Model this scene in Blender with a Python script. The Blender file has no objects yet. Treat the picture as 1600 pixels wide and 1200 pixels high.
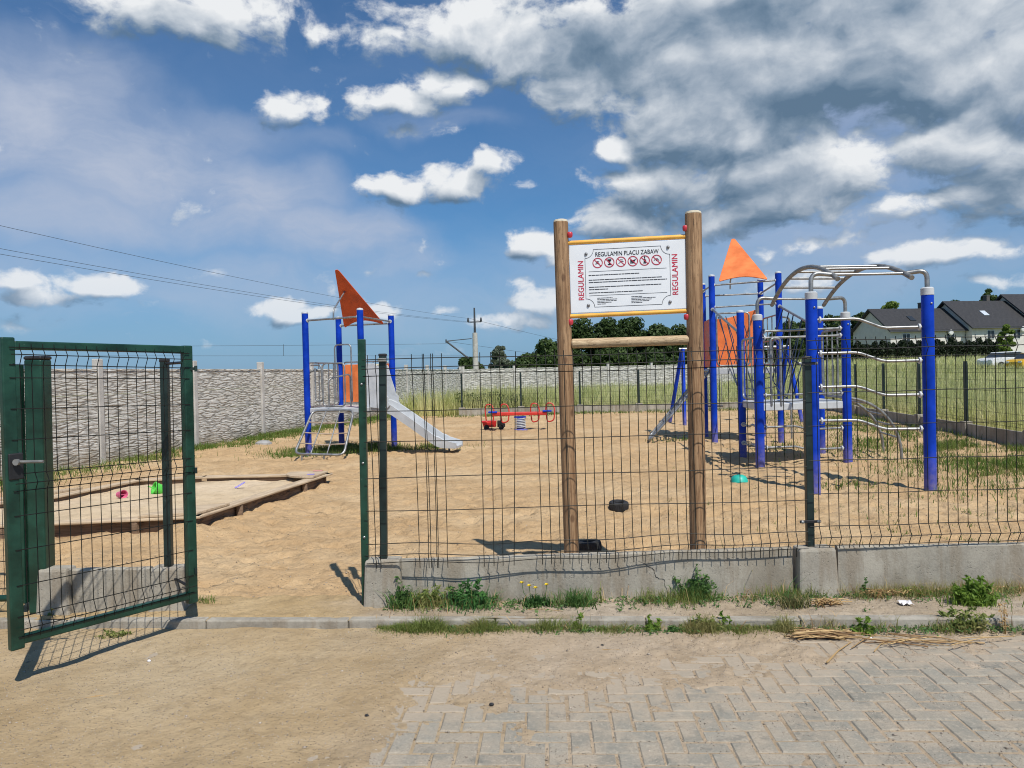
import bpy, bmesh, math, random
import numpy as np
from mathutils import Vector, Matrix
R = math.radians
random.seed(7)
rng = np.random.default_rng(11)
scene = bpy.context.scene
COL = scene.collection

# ------------------------------------------------------------------ camera
FPX, CAMZ = 1180.0, 1.65
PITCH, ROLL = math.atan(17/FPX), R(-1.4)
CAMR = Matrix.Rotation(math.pi/2 - PITCH, 3, 'X') @ Matrix.Rotation(ROLL, 3, 'Z')
cam_d = bpy.data.cameras.new('camera'); cam = bpy.data.objects.new('camera', cam_d)
COL.objects.link(cam)
cam.matrix_world = Matrix.Translation((0, 0, CAMZ)) @ CAMR.to_4x4()
cam_d.sensor_width = 36; cam_d.lens = FPX/1600*36
cam_d.clip_start = 0.05; cam_d.clip_end = 3000
scene.camera = cam

def ray(px, py):
    return CAMR @ Vector(((px-800)/FPX, -(py-600)/FPX, -1))
def W(px, py, d):            # the place seen at a pixel of the photo, d metres ahead
    r = ray(px, py); return Vector((0, 0, CAMZ)) + r*(d/r.y)
def G(px, py, z=0.0):        # the place on the ground seen at a pixel
    r = ray(px, py); return Vector((0, 0, CAMZ)) + r*((z-CAMZ)/r.z)
def topz(px, py, p):         # height seen at a pixel above ground point p
    return W(px, py, p.y).z
def dirs(px, py):
    r = ray(px, py).normalized(); return math.atan2(r.x, r.y), math.asin(r.z)

# ------------------------------------------------------------------ noise
def vnoise(x, y, seed=0):
    x = np.asarray(x, float); y = np.asarray(y, float)
    xi = np.floor(x).astype(np.int64); yi = np.floor(y).astype(np.int64)
    xf = x-xi; yf = y-yi
    u = xf*xf*(3-2*xf); v = yf*yf*(3-2*yf)
    def h(a, b):
        n = (a*374761393 + b*668265263 + seed*1442695041) & 0x7fffffff
        n = ((n ^ (n >> 13))*1274126177) & 0x7fffffff
        n = n ^ (n >> 16)
        return (n & 0xffff)/65535.0
    return (h(xi, yi)*(1-u)+h(xi+1, yi)*u)*(1-v)+(h(xi, yi+1)*(1-u)+h(xi+1, yi+1)*u)*v
def fbm(x, y, o=4, seed=0):
    s = 0; a = .5; f = 1.0
    for i in range(o):
        s = s + a*vnoise(np.asarray(x)*f+i*17.3, np.asarray(y)*f-i*9.1, seed+i); a *= .5; f *= 2.03
    return s
def sstep(a, b, x):
    t = np.clip((np.asarray(x, float)-a)/(b-a), 0, 1); return t*t*(3-2*t)

# ------------------------------------------------------------------ materials
MATS = {}
class NT:
    def __init__(s, tree): s.t = tree
    def n(s, typ, **kw):
        nd = s.t.nodes.new(typ)
        for k, v in kw.items(): setattr(nd, k, v)
        return nd
    def l(s, a, b): s.t.links.new(a, b)
    def put(s, sock, v):
        if isinstance(v, bpy.types.NodeSocket): s.l(v, sock)
        else: sock.default_value = v
    def math(s, op, a, b=0.0, c=None, clamp=False):
        nd = s.n('ShaderNodeMath', operation=op); nd.use_clamp = clamp
        s.put(nd.inputs[0], a); s.put(nd.inputs[1], b)
        if c is not None: s.put(nd.inputs[2], c)
        return nd.outputs[0]
    def vm(s, op, a, b=(0, 0, 0)):
        nd = s.n('ShaderNodeVectorMath', operation=op)
        s.put(nd.inputs[0], a); s.put(nd.inputs[1], b)
        return nd.outputs['Value'] if op in ('LENGTH', 'DOT_PRODUCT', 'DISTANCE') else nd.outputs[0]
    def mix(s, f, a, b, blend='MIX'):
        nd = s.n('ShaderNodeMix', data_type='RGBA', blend_type=blend)
        s.put(nd.inputs[0], f); s.put(nd.inputs[6], a); s.put(nd.inputs[7], b)
        return nd.outputs[2]
    def mr(s, v, a, b, c=0.0, d=1.0, smooth=True):
        nd = s.n('ShaderNodeMapRange'); nd.interpolation_type = 'SMOOTHSTEP' if smooth else 'LINEAR'
        s.put(nd.inputs[0], v)
        for i, q in enumerate((a, b, c, d)): nd.inputs[i+1].default_value = q
        return nd.outputs[0]
    def noise(s, vec, scale, detail=4, rough=.55, dist=0.0):
        nd = s.n('ShaderNodeTexNoise'); s.put(nd.inputs['Vector'], vec)
        nd.inputs['Scale'].default_value = scale; nd.inputs['Detail'].default_value = detail
        nd.inputs['Roughness'].default_value = rough; nd.inputs['Distortion'].default_value = dist
        return nd.outputs[0]
    def vor(s, vec, scale, feature='F1', rnd=1.0):
        nd = s.n('ShaderNodeTexVoronoi', feature=feature); s.put(nd.inputs['Vector'], vec)
        nd.inputs['Scale'].default_value = scale; nd.inputs['Randomness'].default_value = rnd
        return nd
    def obj(s): return s.n('ShaderNodeTexCoord').outputs['Object']
    def geo(s): return s.n('ShaderNodeNewGeometry')
    def scalev(s, vec, v): return s.vm('MULTIPLY', vec, v)
    def bump(s, h, strength, dist, normal=None):
        nd = s.n('ShaderNodeBump'); nd.inputs['Strength'].default_value = strength
        nd.inputs['Distance'].default_value = dist; s.l(h, nd.inputs['Height'])
        if normal is not None: s.l(normal, nd.inputs['Normal'])
        return nd.outputs[0]

def c4(c): return (c[0], c[1], c[2], 1.0)
def new_mat(name):
    m = bpy.data.materials.new(name); m.use_nodes = True
    t = NT(m.node_tree); b = m.node_tree.nodes['Principled BSDF']
    return m, t, b
def paint(name, col, rough=.45, metal=0.0, var=.12, scale=6.0, bump=.15, bscale=150, worn=None, wornamt=.5, spec=.5, dust=None):
    if name in MATS: return MATS[name]
    m, t, b = new_mat(name)
    o = t.obj()
    n1 = t.noise(o, scale, 5, .6); n2 = t.noise(o, bscale, 3)
    dark = c4([c*(1-var*1.6) for c in col]); lite = c4([min(1, c*(1+var)+.004) for c in col])
    cc = t.mix(t.mr(n1, .3, .7), dark, lite)
    r = t.mr(n1, .2, .8, rough-.08, rough+.12)
    if worn is not None:
        n3 = t.noise(o, scale*4, 8, .7)
        f = t.mr(n3, .68-.1*wornamt, .72-.1*wornamt)
        cc = t.mix(f, cc, c4(worn))
    if dust:
        sz = t.n('ShaderNodeSeparateXYZ'); t.l(o, sz.inputs[0])
        df = t.math('MULTIPLY', t.mr(t.math('SUBTRACT', sz.outputs[2], t.math('MULTIPLY', n1, .5)), -.3, dust, .45, .0), t.mr(t.noise(o, 18, 6, .7), .3, .7, .35, 1.0))
        cc = t.mix(df, cc, c4((.42, .32, .20))); r = t.math('ADD', r, t.math('MULTIPLY', df, .4), clamp=True)
    t.l(cc, b.inputs['Base Color']); t.l(r, b.inputs['Roughness'])
    b.inputs['Metallic'].default_value = metal; b.inputs['Specular IOR Level'].default_value = spec
    if bump: t.l(t.bump(n2, bump, .002), b.inputs['Normal'])
    MATS[name] = m; return m

M_GREEN = paint('green_powder_coat', (.006, .046, .028), .38, var=.3, scale=5, worn=(.10, .15, .12), wornamt=.1)
M_GREEN2 = paint('dark_green_coat', (.008, .022, .020), .42, var=.3, scale=5, worn=(.12, .15, .14), wornamt=.2)
M_WIRE = paint('fence_wire', (.010, .011, .009), .55, var=.3, scale=14, spec=.25)
M_BLACK = paint('black_plastic', (.012, .012, .014), .5, scale=10)
M_BLUE = paint('blue_paint', (.002, .042, .44), .42, var=.18, scale=3, dust=.30, spec=.18)
M_STEEL = paint('galvanised_tube', (.32, .325, .325), .42, metal=.7, var=.18, scale=9)
M_DSTEEL = paint('dull_steel_tube', (.25, .25, .24), .5, metal=.4, var=.2, scale=9)
M_GREY = paint('grey_plastic', (.50, .52, .54), .5, var=.08)
M_SLIDE = paint('slide_plastic', (.47, .49, .51), .42, var=.08, scale=3)
M_ORANGE = paint('orange_board', (.80, .20, .050), .5, var=.12, scale=3, worn=(.72, .36, .2), wornamt=-.2)
M_RORANGE = paint('deep_orange_board', (.62, .085, .012), .5, var=.14, scale=3, worn=(.45, .16, .07), wornamt=-.4)
M_RED = paint('red_paint', (.60, .035, .022), .4, var=.1)
M_PLAST_RED = paint('red_toy_plastic', (.60, .016, .022), .35, var=.1)
M_YELLOW = paint('yellow_rail', (.86, .45, .075), .4, var=.1, scale=8)
M_CAPRED = paint('red_cap', (.56, .035, .055), .4, var=.1)
M_WHITE = paint('sign_white', (.80, .82, .85), .35, var=.02, bump=0)
M_INK = paint('sign_ink', (.02, .022, .03), .5, var=.02, bump=0)
M_INKRED = paint('sign_red_ink', (.55, .02, .06), .5, var=.02, bump=0)
M_TYRE = paint('toy_tyre_rubber', (.018, .018, .02), .75, var=.25, scale=20, worn=(.12, .1, .08), wornamt=.4)
M_TEAL = paint('teal_toy', (.02, .42, .33), .4)
M_PINK = paint('pink_toy', (.66, .12, .24), .5)
M_LIME = paint('lime_toy', (.10, .58, .07), .5)
M_LILAC = paint('lilac_toy', (.33, .28, .72), .4)
M_ROPE = paint('navy_rope', (.03, .05, .10), .8, bump=.5)
M_ROPEL = paint('worn_rope', (.42, .33, .26), .85, bump=.5)
M_HOUSE = paint('house_render', (.66, .63, .58), .85, var=.06, scale=1.5)
M_GLASS = paint('window_glass', (.03, .035, .04), .08, var=.05, bump=0)
M_FRAME = paint('window_frame', (.75, .75, .73), .5, bump=0)
M_CARW = paint('white_car_paint', (.72, .73, .74), .25, bump=0)
M_CARY = paint('yellow_car_paint', (.75, .45, .03), .25, bump=0)
M_PAPER = paint('litter_paper', (.75, .73, .74), .7)
M_PETAL = paint('dandelion_petal', (.85, .62, .01), .6)
M_CABLE = paint('cable', (.05, .055, .065), .6, bump=0)

def concrete(name, col, scale=3.0, speck=.5, stain=.5):
    m, t, b = new_mat(name); o = t.obj()
    n1 = t.noise(o, scale, 6, .65); n2 = t.noise(o, 60, 5, .7); n3 = t.noise(t.scalev(o, (9, 9, 1.2)), 1.0, 4, .6)
    v = t.vor(o, 70)
    cc = t.mix(t.mr(n1, .3, .72), c4([c*.66 for c in col]), c4([c*1.12 for c in col]))
    cc = t.mix(t.math('MULTIPLY', t.mr(n3, .49, .64), stain), cc, c4((col[0]*.62, col[1]*.55, col[2]*.48)))
    pit = t.mr(v.outputs['Distance'], .0, .33, 1, 0)
    pm = t.math('MULTIPLY', pit, t.mr(t.noise(o, 22, 3), .5, .62))
    cc = t.mix(t.math('MULTIPLY', pm, speck), cc, c4([c*.25 for c in col]))
    cc = t.mix(t.math('MULTIPLY', t.mr(n2, .3, .7), .3), cc, c4([c*1.35 for c in col]))
    n5 = t.noise(o, 1.3, 6, .7, .6)
    cc = t.mix(t.math('MULTIPLY', t.mr(n5, .50, .62), .62*stain), cc, c4((col[0]*.52, col[1]*.46, col[2]*.38)))
    cc = t.mix(t.math('MULTIPLY', t.mr(n5, .30, .42, 1, 0), .35*stain), cc, c4((.62, .60, .55)))
    t.l(cc, b.inputs['Base Color']); b.inputs['Roughness'].default_value = .9
    h = t.math('SUBTRACT', n2, t.math('MULTIPLY', pm, 1.2))
    t.l(t.bump(h, .6, .006), b.inputs['Normal'])
    return m
M_CONC = concrete('plinth_concrete', (.355, .325, .27), 3, .75, .75)
M_KERB = concrete('kerb_concrete', (.35, .32, .268), 4, .5, .7)
M_WPOST = concrete('wall_post_concrete', (.50, .48, .45), 2, .2, .4)

def stone_wall():
    m, t, b = new_mat('cast_stone_panel'); o = t.obj()
    wob = t.n('ShaderNodeTexNoise'); t.l(o, wob.inputs['Vector']); wob.inputs['Scale'].default_value = 3.0; wob.inputs['Detail'].default_value = 3
    ov = t.vm('ADD', o, t.scalev(t.vm('SUBTRACT', wob.outputs['Color'], (.5, .5, .5)), (.14, .14, .05)))
    p = t.scalev(ov, (2.0, 2.0, 15.0))
    v = t.vor(p, 1.0, 'DISTANCE_TO_EDGE'); v1 = t.vor(p, 1.0)
    cs = t.n('ShaderNodeSeparateColor'); t.l(v1.outputs['Color'], cs.inputs[0])
    n2 = t.noise(o, 16, 6, .7); edge = t.mr(v.outputs['Distance'], 0, .20); big = t.noise(o, .45, 3)
    lay = t.noise(t.scalev(ov, (2.0, 2.0, 34)), 1.0, 5, .6)
    cc = t.mix(t.mr(n2, .3, .7), c4((.60, .58, .54)), c4((.80, .785, .75)))
    cc = t.mix(t.math('MULTIPLY', cs.outputs[1], .25), cc, c4((.50, .475, .43)))
    cc = t.mix(t.math('MULTIPLY', t.mr(big, .42, .62), .35), cc, c4((.60, .55, .45)))
    gi = t.geo(); cc = t.mix(t.mr(gi.outputs['Random Per Island'], 0, 1, 0, .38, False), cc, c4((.46, .43, .37)))
    so = t.n('ShaderNodeSeparateXYZ'); t.l(o, so.inputs[0]); dz = t.math('ADD', so.outputs[2], t.math('MULTIPLY', t.noise(o, 2.5, 5), -.7))
    cc = t.mix(t.math('MULTIPLY', t.mr(dz, -.4, .12, 1, 0), .75), cc, c4((.30, .25, .17)))
    st_ = t.noise(t.scalev(o, (3.2, 3.2, .25)), 1.0, 5, .65); cc = t.mix(t.math('MULTIPLY', t.mr(st_, .55, .68), .35), cc, c4((.34, .32, .28)))
    crack = t.math('MULTIPLY', t.math('SUBTRACT', 1.0, edge), t.mr(t.noise(t.scalev(o, (2, 2, 9)), 1.6, 4), .36, .56))
    cc = t.mix(t.math('MULTIPLY', crack, .62), cc, c4((.11, .105, .09)))
    t.l(cc, b.inputs['Base Color']); b.inputs['Roughness'].default_value = .92
    h = t.math('ADD', t.math('MULTIPLY', edge, .7), t.math('ADD', t.math('MULTIPLY', lay, 1.0), t.math('ADD', t.math('MULTIPLY', n2, .35), t.math('MULTIPLY', cs.outputs[0], .5))))
    t.l(t.bump(h, .7, .040), b.inputs['Normal'])
    return m
M_STONE = stone_wall()

def sand_mat(name, a, bcol, pale, grit=.5, gritcol=(.20, .15, .10), left=None, rough=1.0):
    m, t, b = new_mat(name); o = t.obj()
    n0 = t.noise(o, .55, 4, .6); n1 = t.noise(o, 3.2, 6, .65); n2 = t.noise(o, 28, 6, .7); n3 = t.noise(o, 140, 3, .7)
    cc = t.mix(t.mr(n1, .32, .68), c4(a), c4(bcol))
    cc = t.mix(t.math('MULTIPLY', t.mr(n0, .47, .63), .75), cc, c4(pale))
    cc = t.mix(t.math('MULTIPLY', t.mr(n2, .54, .72), .35), cc, c4([q*.62 for q in a]))
    cc = t.mix(t.math('MULTIPLY', t.mr(t.noise(o, 1.15, 5, .62, .5), .50, .66), .45), cc, c4([q*.74 for q in a]))
    cc = t.mix(t.math('MULTIPLY', t.mr(t.noise(o, 7.5, 5, .65, .3), .53, .66), .30), cc, c4([q*.60 for q in a]))
    if left:
        sx = t.n('ShaderNodeSeparateXYZ'); t.l(o, sx.inputs[0]); xx = t.math('ADD', sx.outputs[0], t.math('MULTIPLY', t.noise(o, 1.6, 4), 1.2))
        cc = t.mix(t.mr(xx, left[0]+.6, left[1]+.6), t.mix(1.0, cc, c4(left[2]), 'MULTIPLY'), cc)
    v = t.vor(o, 85); wv = t.n('ShaderNodeSeparateColor'); t.l(v.outputs['Color'], wv.inputs[0])
    dot = t.math('MULTIPLY', t.mr(v.outputs['Distance'], .18, .30, 1, 0), t.mr(wv.outputs[0], .80, .82))
    dot2 = t.math('MULTIPLY', t.mr(v.outputs['Distance'], .16, .26, 1, 0), t.mr(wv.outputs[1], .93, .94))
    cc = t.mix(t.math('MULTIPLY', dot, grit), cc, c4(gritcol))
    cc = t.mix(t.math('MULTIPLY', dot2, grit), cc, c4((.62, .58, .52)))
    t.l(cc, b.inputs['Base Color']); b.inputs['Roughness'].default_value = .95
    b.inputs['Specular IOR Level'].default_value = .15
    ft = t.math('ABSOLUTE', t.math('SUBTRACT', t.noise(o, 6.5, 5, .6, .8), .5)); ft2 = t.noise(o, 12, 5, .65, .4)
    h = t.math('ADD', t.math('MULTIPLY', n2, 1.0), t.math('ADD', t.math('MULTIPLY', n3, .3), t.math('MULTIPLY', dot, .4)))
    h = t.math('ADD', h, t.math('ADD', t.math('MULTIPLY', t.mr(ft, .0, .16), .62*max(0, rough-.45)), t.math('MULTIPLY', ft2, 2.3*rough)))
    t.l(t.bump(h, .8, .022), b.inputs['Normal'])
    return m
M_SAND = sand_mat('playground_sand', (.50, .335, .180), (.57, .395, .220), (.61, .445, .265), .35)
M_BOXSAND = sand_mat('sandbox_sand', (.60, .46, .30), (.66, .52, .35), (.70, .56, .40), .2, rough=.35)
M_GRIT = sand_mat('street_grit', (.40, .305, .205), (.47, .37, .265), (.50, .415, .325), 1.0, rough=.45, left=(-1.4, .6, (1.02, .965, .80)))
M_VERGE = sand_mat('verge_soil', (.36, .285, .20), (.46, .37, .27), (.50, .42, .33), 1.0, rough=.45, left=(-1.5, -.7, (1.14, 1.02, .76)))

def paver_mat():
    m, t, b = new_mat('grey_pavers'); o = t.obj(); g = t.geo()
    n1 = t.noise(o, 5, 5, .6); n2 = t.noise(o, 120, 4, .7)
    rnd = g.outputs['Random Per Island']
    cc = t.mix(rnd, c4((.235, .220, .182)), c4((.305, .284, .236)))
    cc = t.mix(t.math('MULTIPLY', t.mr(n1, .36, .66), .85), cc, c4((.40, .335, .255)))
    cc = t.mix(t.math('MULTIPLY', t.mr(n2, .45, .65), .35), cc, c4((.14, .13, .11)))
    cc = t.mix(t.math('MULTIPLY', t.mr(t.noise(o, 38, 6, .7), .52, .64), .55), cc, c4((.44, .38, .30)))
    cc = t.mix(t.math('MULTIPLY', t.mr(t.noise(o, 9, 6, .7), .56, .66), .5), cc, c4((.15, .145, .125)))
    at = t.n('ShaderNodeAttribute'); at.attribute_name = 'dust'
    dm = t.math('ADD', at.outputs['Fac'], t.math('MULTIPLY', t.math('SUBTRACT', t.noise(o, 14, 7, .72), .5), 2.2))
    cc = t.mix(t.math('MULTIPLY', t.mr(dm, .45, 1.25), .85), cc, t.mix(t.noise(o, 60, 4), c4((.33, .265, .19)), c4((.46, .38, .29))))
    t.l(cc, b.inputs['Base Color']); b.inputs['Roughness'].default_value = .88
    t.l(t.bump(n2, .6, .004), b.inputs['Normal'])
    return m
M_PAVER = paver_mat()

def wood(name, dark, lite, axis='Z', rs=34, rough=.7, cracks=.6):
    m, t, b = new_mat(name); o = t.obj()
    k = {'Z': (1, 1, .045), 'X': (.045, 1, 1), 'Y': (1, .045, 1)}[axis]
    wn = t.n('ShaderNodeTexNoise'); t.l(t.scalev(o, k), wn.inputs['Vector']); wn.inputs['Scale'].default_value = 14
    p = t.vm('ADD', t.scalev(o, k), t.scalev(wn.outputs['Color'], (.05, .05, .02)))
    n1 = t.noise(p, rs, 5, .6, .8); n2 = t.noise(p, rs*3.4, 4, .6); n3 = t.noise(o, 3.0, 3)
    cc = t.mix(t.mr(n1, .33, .68), c4(dark), c4(lite))
    cc = t.mix(t.math('MULTIPLY', t.mr(n3, .4, .65), .35), cc, c4([d*.8 for d in dark]))
    cr = t.math('MULTIPLY', t.mr(n2, .585, .655), cracks)
    cc = t.mix(cr, cc, c4([d*.35 for d in dark]))
    v = t.vor(t.scalev(o, tuple(1.0 if q == 1 else .55 for q in k)), 5.0)
    knot = t.mr(v.outputs['Distance'], .05, .12, 1, 0)
    cc = t.mix(t.math('MULTIPLY', knot, .7), cc, c4((dark[0]*.45, dark[1]*.35, dark[2]*.3)))
    t.l(cc, b.inputs['Base Color']); b.inputs['Roughness'].default_value = rough
    t.l(t.bump(t.math('SUBTRACT', n1, cr), .5, .004), b.inputs['Normal'])
    return m
M_LOG = wood('treated_log', (.20, .105, .048), (.45, .28, .15), 'Z', 62, .7, .85)
M_BEAM = wood('pale_log', (.38, .26, .145), (.66, .50, .31), 'X', 55, .7, .7)
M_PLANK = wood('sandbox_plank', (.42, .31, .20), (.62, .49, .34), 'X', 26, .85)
M_PLANKD = wood('shaded_plank', (.15, .095, .06), (.28, .19, .125), 'X', 26, .9)  # plank wood darkened, painting in the shade below the overhanging sandbox rim

def leafmat(name, dark, lite, tip=None, trans=.3, rough=.55):
    m, t, b = new_mat(name); g = t.geo(); o = t.obj()
    rnd = g.outputs['Random Per Island']; n = t.noise(o, .9, 3)
    cc = t.mix(rnd, c4(dark), c4(lite))
    if tip: cc = t.mix(t.math('MULTIPLY', t.mr(n, .45, .6), .8), cc, c4(tip))
    t.l(cc, b.inputs['Base Color']); b.inputs['Roughness'].default_value = rough
    b.inputs['Specular IOR Level'].default_value = .25
    if trans:
        tr = t.n('ShaderNodeBsdfTranslucent'); t.l(cc, tr.inputs['Color'])
        mx = t.n('ShaderNodeMixShader'); mx.inputs[0].default_value = trans
        t.l(b.outputs[0], mx.inputs[1]); t.l(tr.outputs[0], mx.inputs[2])
        out = [x for x in m.node_tree.nodes if x.type == 'OUTPUT_MATERIAL'][0]
        t.l(mx.outputs[0], out.inputs['Surface'])
    return m
M_LEAF = leafmat('dark_foliage', (.026, .048, .014), (.070, .112, .030))
M_LEAF2 = leafmat('mid_foliage', (.035, .065, .018), (.085, .13, .035))
M_LEAF3 = leafmat('pale_foliage', (.10, .125, .085), (.20, .23, .16))
M_LEAF4 = leafmat('bright_foliage', (.10, .16, .03), (.20, .28, .05))
M_THUJA = leafmat('thuja_foliage', (.010, .018, .008), (.030, .046, .018))
M_GRASS = leafmat('short_grass', (.060, .115, .018), (.15, .235, .042), (.19, .23, .06))
M_MEAD = leafmat('meadow_grass', (.36, .41, .125), (.72, .71, .34), (.82, .78, .44), .5)
M_WEED = leafmat('weed_leaf', (.05, .115, .032), (.12, .23, .06))
M_WEED2 = leafmat('light_weed_leaf', (.11, .20, .03), (.24, .36, .06), trans=.45)
M_DRYG = leafmat('dry_verge_grass', (.11, .17, .035), (.30, .34, .10), (.38, .32, .14), .4)
M_STRAW = leafmat('straw', (.22, .11, .04), (.66, .46, .22), None, .15)
M_BARK = wood('bark', (.07, .055, .04), (.14, .11, .085), 'Z', 10, .95)

def field_mat():
    m, t, b = new_mat('field_soil'); o = t.obj()
    n1 = t.noise(o, .35, 6, .6); n2 = t.noise(o, 9, 5, .7)
    cc = t.mix(t.mr(n1, .35, .65), c4((.20, .22, .075)), c4((.34, .34, .15)))
    cc = t.mix(t.math('MULTIPLY', t.mr(n2, .4, .65), .5), cc, c4((.13, .15, .05)))
    t.l(cc, b.inputs['Base Color']); b.inputs['Roughness'].default_value = 1
    t.l(t.bump(n2, .8, .08), b.inputs['Normal'])
    return m
M_FIELD = field_mat()
def roof_mat():
    m, t, b = new_mat('dark_roof_tiles'); o = t.obj()
    br = t.n('ShaderNodeTexBrick'); t.l(t.scalev(o, (1, 1, 1)), br.inputs['Vector'])
    br.inputs['Scale'].default_value = 2.6; br.inputs['Color1'].default_value = c4((.030, .029, .031))
    br.inputs['Color2'].default_value = c4((.046, .044, .046)); br.inputs['Mortar'].default_value = c4((.012, .012, .013))
    t.l(br.outputs[0], b.inputs['Base Color']); b.inputs['Roughness'].default_value = .6
    t.l(t.bump(br.outputs['Fac'], .6, .03), b.inputs['Normal'])
    return m
M_ROOF = roof_mat()

# ------------------------------------------------------------------ objects
def tag(o, label=None, cat=None, group=None, kind=None):
    if label: o['label'] = label
    if cat: o['category'] = cat
    if group: o['group'] = group
    if kind: o['kind'] = kind
    return o
def thing(name, label, cat, loc, group=None):
    o = bpy.data.objects.new(name, None); COL.objects.link(o); o.location = loc
    o.empty_display_size = .2
    return tag(o, label, cat, group)
def wloc(o):
    v = Vector((0, 0, 0))
    while o is not None: v += o.location; o = o.parent
    return v
def link(name, me, mat, parent=None, bevel=0, smooth=False):
    o = bpy.data.objects.new(name, me); COL.objects.link(o)
    for mm in (mat if isinstance(mat, (list, tuple)) else [mat]): me.materials.append(mm)
    if parent is not None: o.parent = parent
    if smooth: me.polygons.foreach_set('use_smooth', [True]*len(me.polygons))
    if bevel:
        b = o.modifiers.new('bevel', 'BEVEL'); b.width = bevel; b.segments = 2; b.limit_method = 'ANGLE'; b.angle_limit = R(40)
    return o
def kids(o): return [c for c in COL.objects if c.parent == o]
def copy_tree(o, parent=None):
    ch = kids(o); c = o.copy(); COL.objects.link(c); c.parent = parent
    for k in ch: copy_tree(k, c)
    return c

class MB:
    """collects shapes in place coordinates, then links them as one mesh object"""
    def __init__(s): s.v = []; s.f = []
    def add(s, vs, fs):
        n = len(s.v); s.v += [tuple(q) for q in vs]; s.f += [tuple(i+n for i in f) for f in fs]; return s
    def box(s, c, size, rot=None):
        c = Vector(c); hx, hy, hz = [q/2 for q in size]
        vs = [Vector((x, y, z)) for z in (-hz, hz) for y in (-hy, hy) for x in (-hx, hx)]
        if rot is not None:
            m = rot if isinstance(rot, Matrix) else Matrix.Rotation(rot, 3, 'Z'); vs = [m @ q for q in vs]
        return s.add([c+q for q in vs], [(0, 2, 3, 1), (4, 5, 7, 6), (0, 1, 5, 4), (2, 6, 7, 3), (0, 4, 6, 2), (1, 3, 7, 5)])
    def beam(s, p, q, w, h, up=(0, 0, 1)):     # box section between two points
        p, q = Vector(p), Vector(q); d = (q-p); L = d.length; d.normalize()
        u = Vector(up); sd = d.cross(u)
        if sd.length < 1e-4: sd = d.cross(Vector((0, 1, 0)))
        sd.normalize(); u = sd.cross(d).normalized()
        m = Matrix((d, sd, u)).transposed()
        return s.box((p+q)/2, (L, w, h), m)
    def tube(s, pts, r, seg=10, closed=False, r2=None, cap=True):
        pts = [Vector(p) for p in pts]; n = len(pts); rings = []; u = None
        for i, p in enumerate(pts):
            a = pts[i-1] if (i > 0 or closed) else p
            b = pts[(i+1) % n] if (i < n-1 or closed) else p
            d = (b-a).normalized()
            if u is None:
                u = d.cross(Vector((0, 0, 1)));
                if u.length < 1e-3: u = d.cross(Vector((0, 1, 0)))
            u = (u - d*u.dot(d))
            if u.length < 1e-5: u = d.orthogonal()
            u.normalize(); w = d.cross(u)
            rr = r if r2 is None else r+(r2-r)*i/(n-1)
            rings.append([p+u*(rr*math.cos(2*math.pi*k/seg))+w*(rr*math.sin(2*math.pi*k/seg)) for k in range(seg)])
        vs = [q for ring in rings for q in ring]; fs = []
        for i in range(n if closed else n-1):
            a, b = i*seg, ((i+1) % n)*seg
            for k in range(seg): fs.append((a+k, a+(k+1) % seg, b+(k+1) % seg, b+k))
        if not closed and cap: fs.append(tuple(range(seg-1, -1, -1))); fs.append(tuple((n-1)*seg+k for k in range(seg)))
        return s.add(vs, fs)
    def lathe(s, prof, c, seg=20, axis='Z'):
        c = Vector(c); vs = []; fs = []
        for (r, z) in prof:
            for k in range(seg):
                a = 2*math.pi*k/seg; x, y = r*math.cos(a), r*math.sin(a)
                vs.append(c+Vector((x, y, z) if axis == 'Z' else ((z, x, y) if axis == 'X' else (x, z, y))))
        for i in range(len(prof)-1):
            for k in range(seg): fs.append((i*seg+k, i*seg+(k+1) % seg, (i+1)*seg+(k+1) % seg, (i+1)*seg+k))
        fs.append(tuple(range(seg-1, -1, -1))); fs.append(tuple((len(prof)-1)*seg+k for k in range(seg)))
        return s.add(vs, fs)
    def plate(s, poly, o, ux, uy, th):         # 2-D outline set into space with thickness
        o, ux, uy = Vector(o), Vector(ux), Vector(uy); nrm = ux.cross(uy).normalized(); n = len(poly)
        vs = [o+ux*a+uy*b for a, b in poly]; vs += [q+nrm*th for q in vs]
        fs = [tuple(range(n-1, -1, -1)), tuple(range(n, 2*n))]+[(i, (i+1) % n, n+(i+1) % n, n+i) for i in range(n)]
        return s.add(vs, fs)
    def build(s, name, mat, parent=None, bevel=0, smooth=False):
        me = bpy.data.meshes.new(name); off = wloc(parent) if parent is not None else Vector((0, 0, 0))
        me.from_pydata([(a-off.x, b-off.y, c-off.z) for a, b, c in s.v], [], s.f); me.update()
        o = link(name, me, mat, parent, bevel, False)
        if smooth:
            me.polygons.foreach_set('use_smooth', [len(p.vertices) <= 4 for p in me.polygons])
            try: me.set_sharp_from_angle(angle=R(45))
            except Exception: pass
        return o
    def top(s, name, mat, loc, **kw):          # a thing that is a single mesh, its origin at loc
        e = Vector(loc); s.v = [(a-e.x, b-e.y, c-e.z) for a, b, c in s.v]
        o = s.build(name, mat, None, **kw); o.location = e; return o
def np_mesh(name, verts, loops_per_face, idx, mat, parent=None, smooth=False):
    me = bpy.data.meshes.new(name); verts = np.asarray(verts, np.float32)
    lp = np.asarray(loops_per_face, np.int32); idx = np.asarray(idx, np.int32)
    me.vertices.add(len(verts)); me.vertices.foreach_set('co', verts.ravel())
    me.loops.add(len(idx)); me.loops.foreach_set('vertex_index', idx)
    me.polygons.add(len(lp)); st = np.concatenate([[0], np.cumsum(lp)[:-1]]).astype(np.int32)
    me.polygons.foreach_set('loop_start', st)
    me.update(calc_edges=True); me.validate()
    return link(name, me, mat, parent, 0, smooth)
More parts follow.
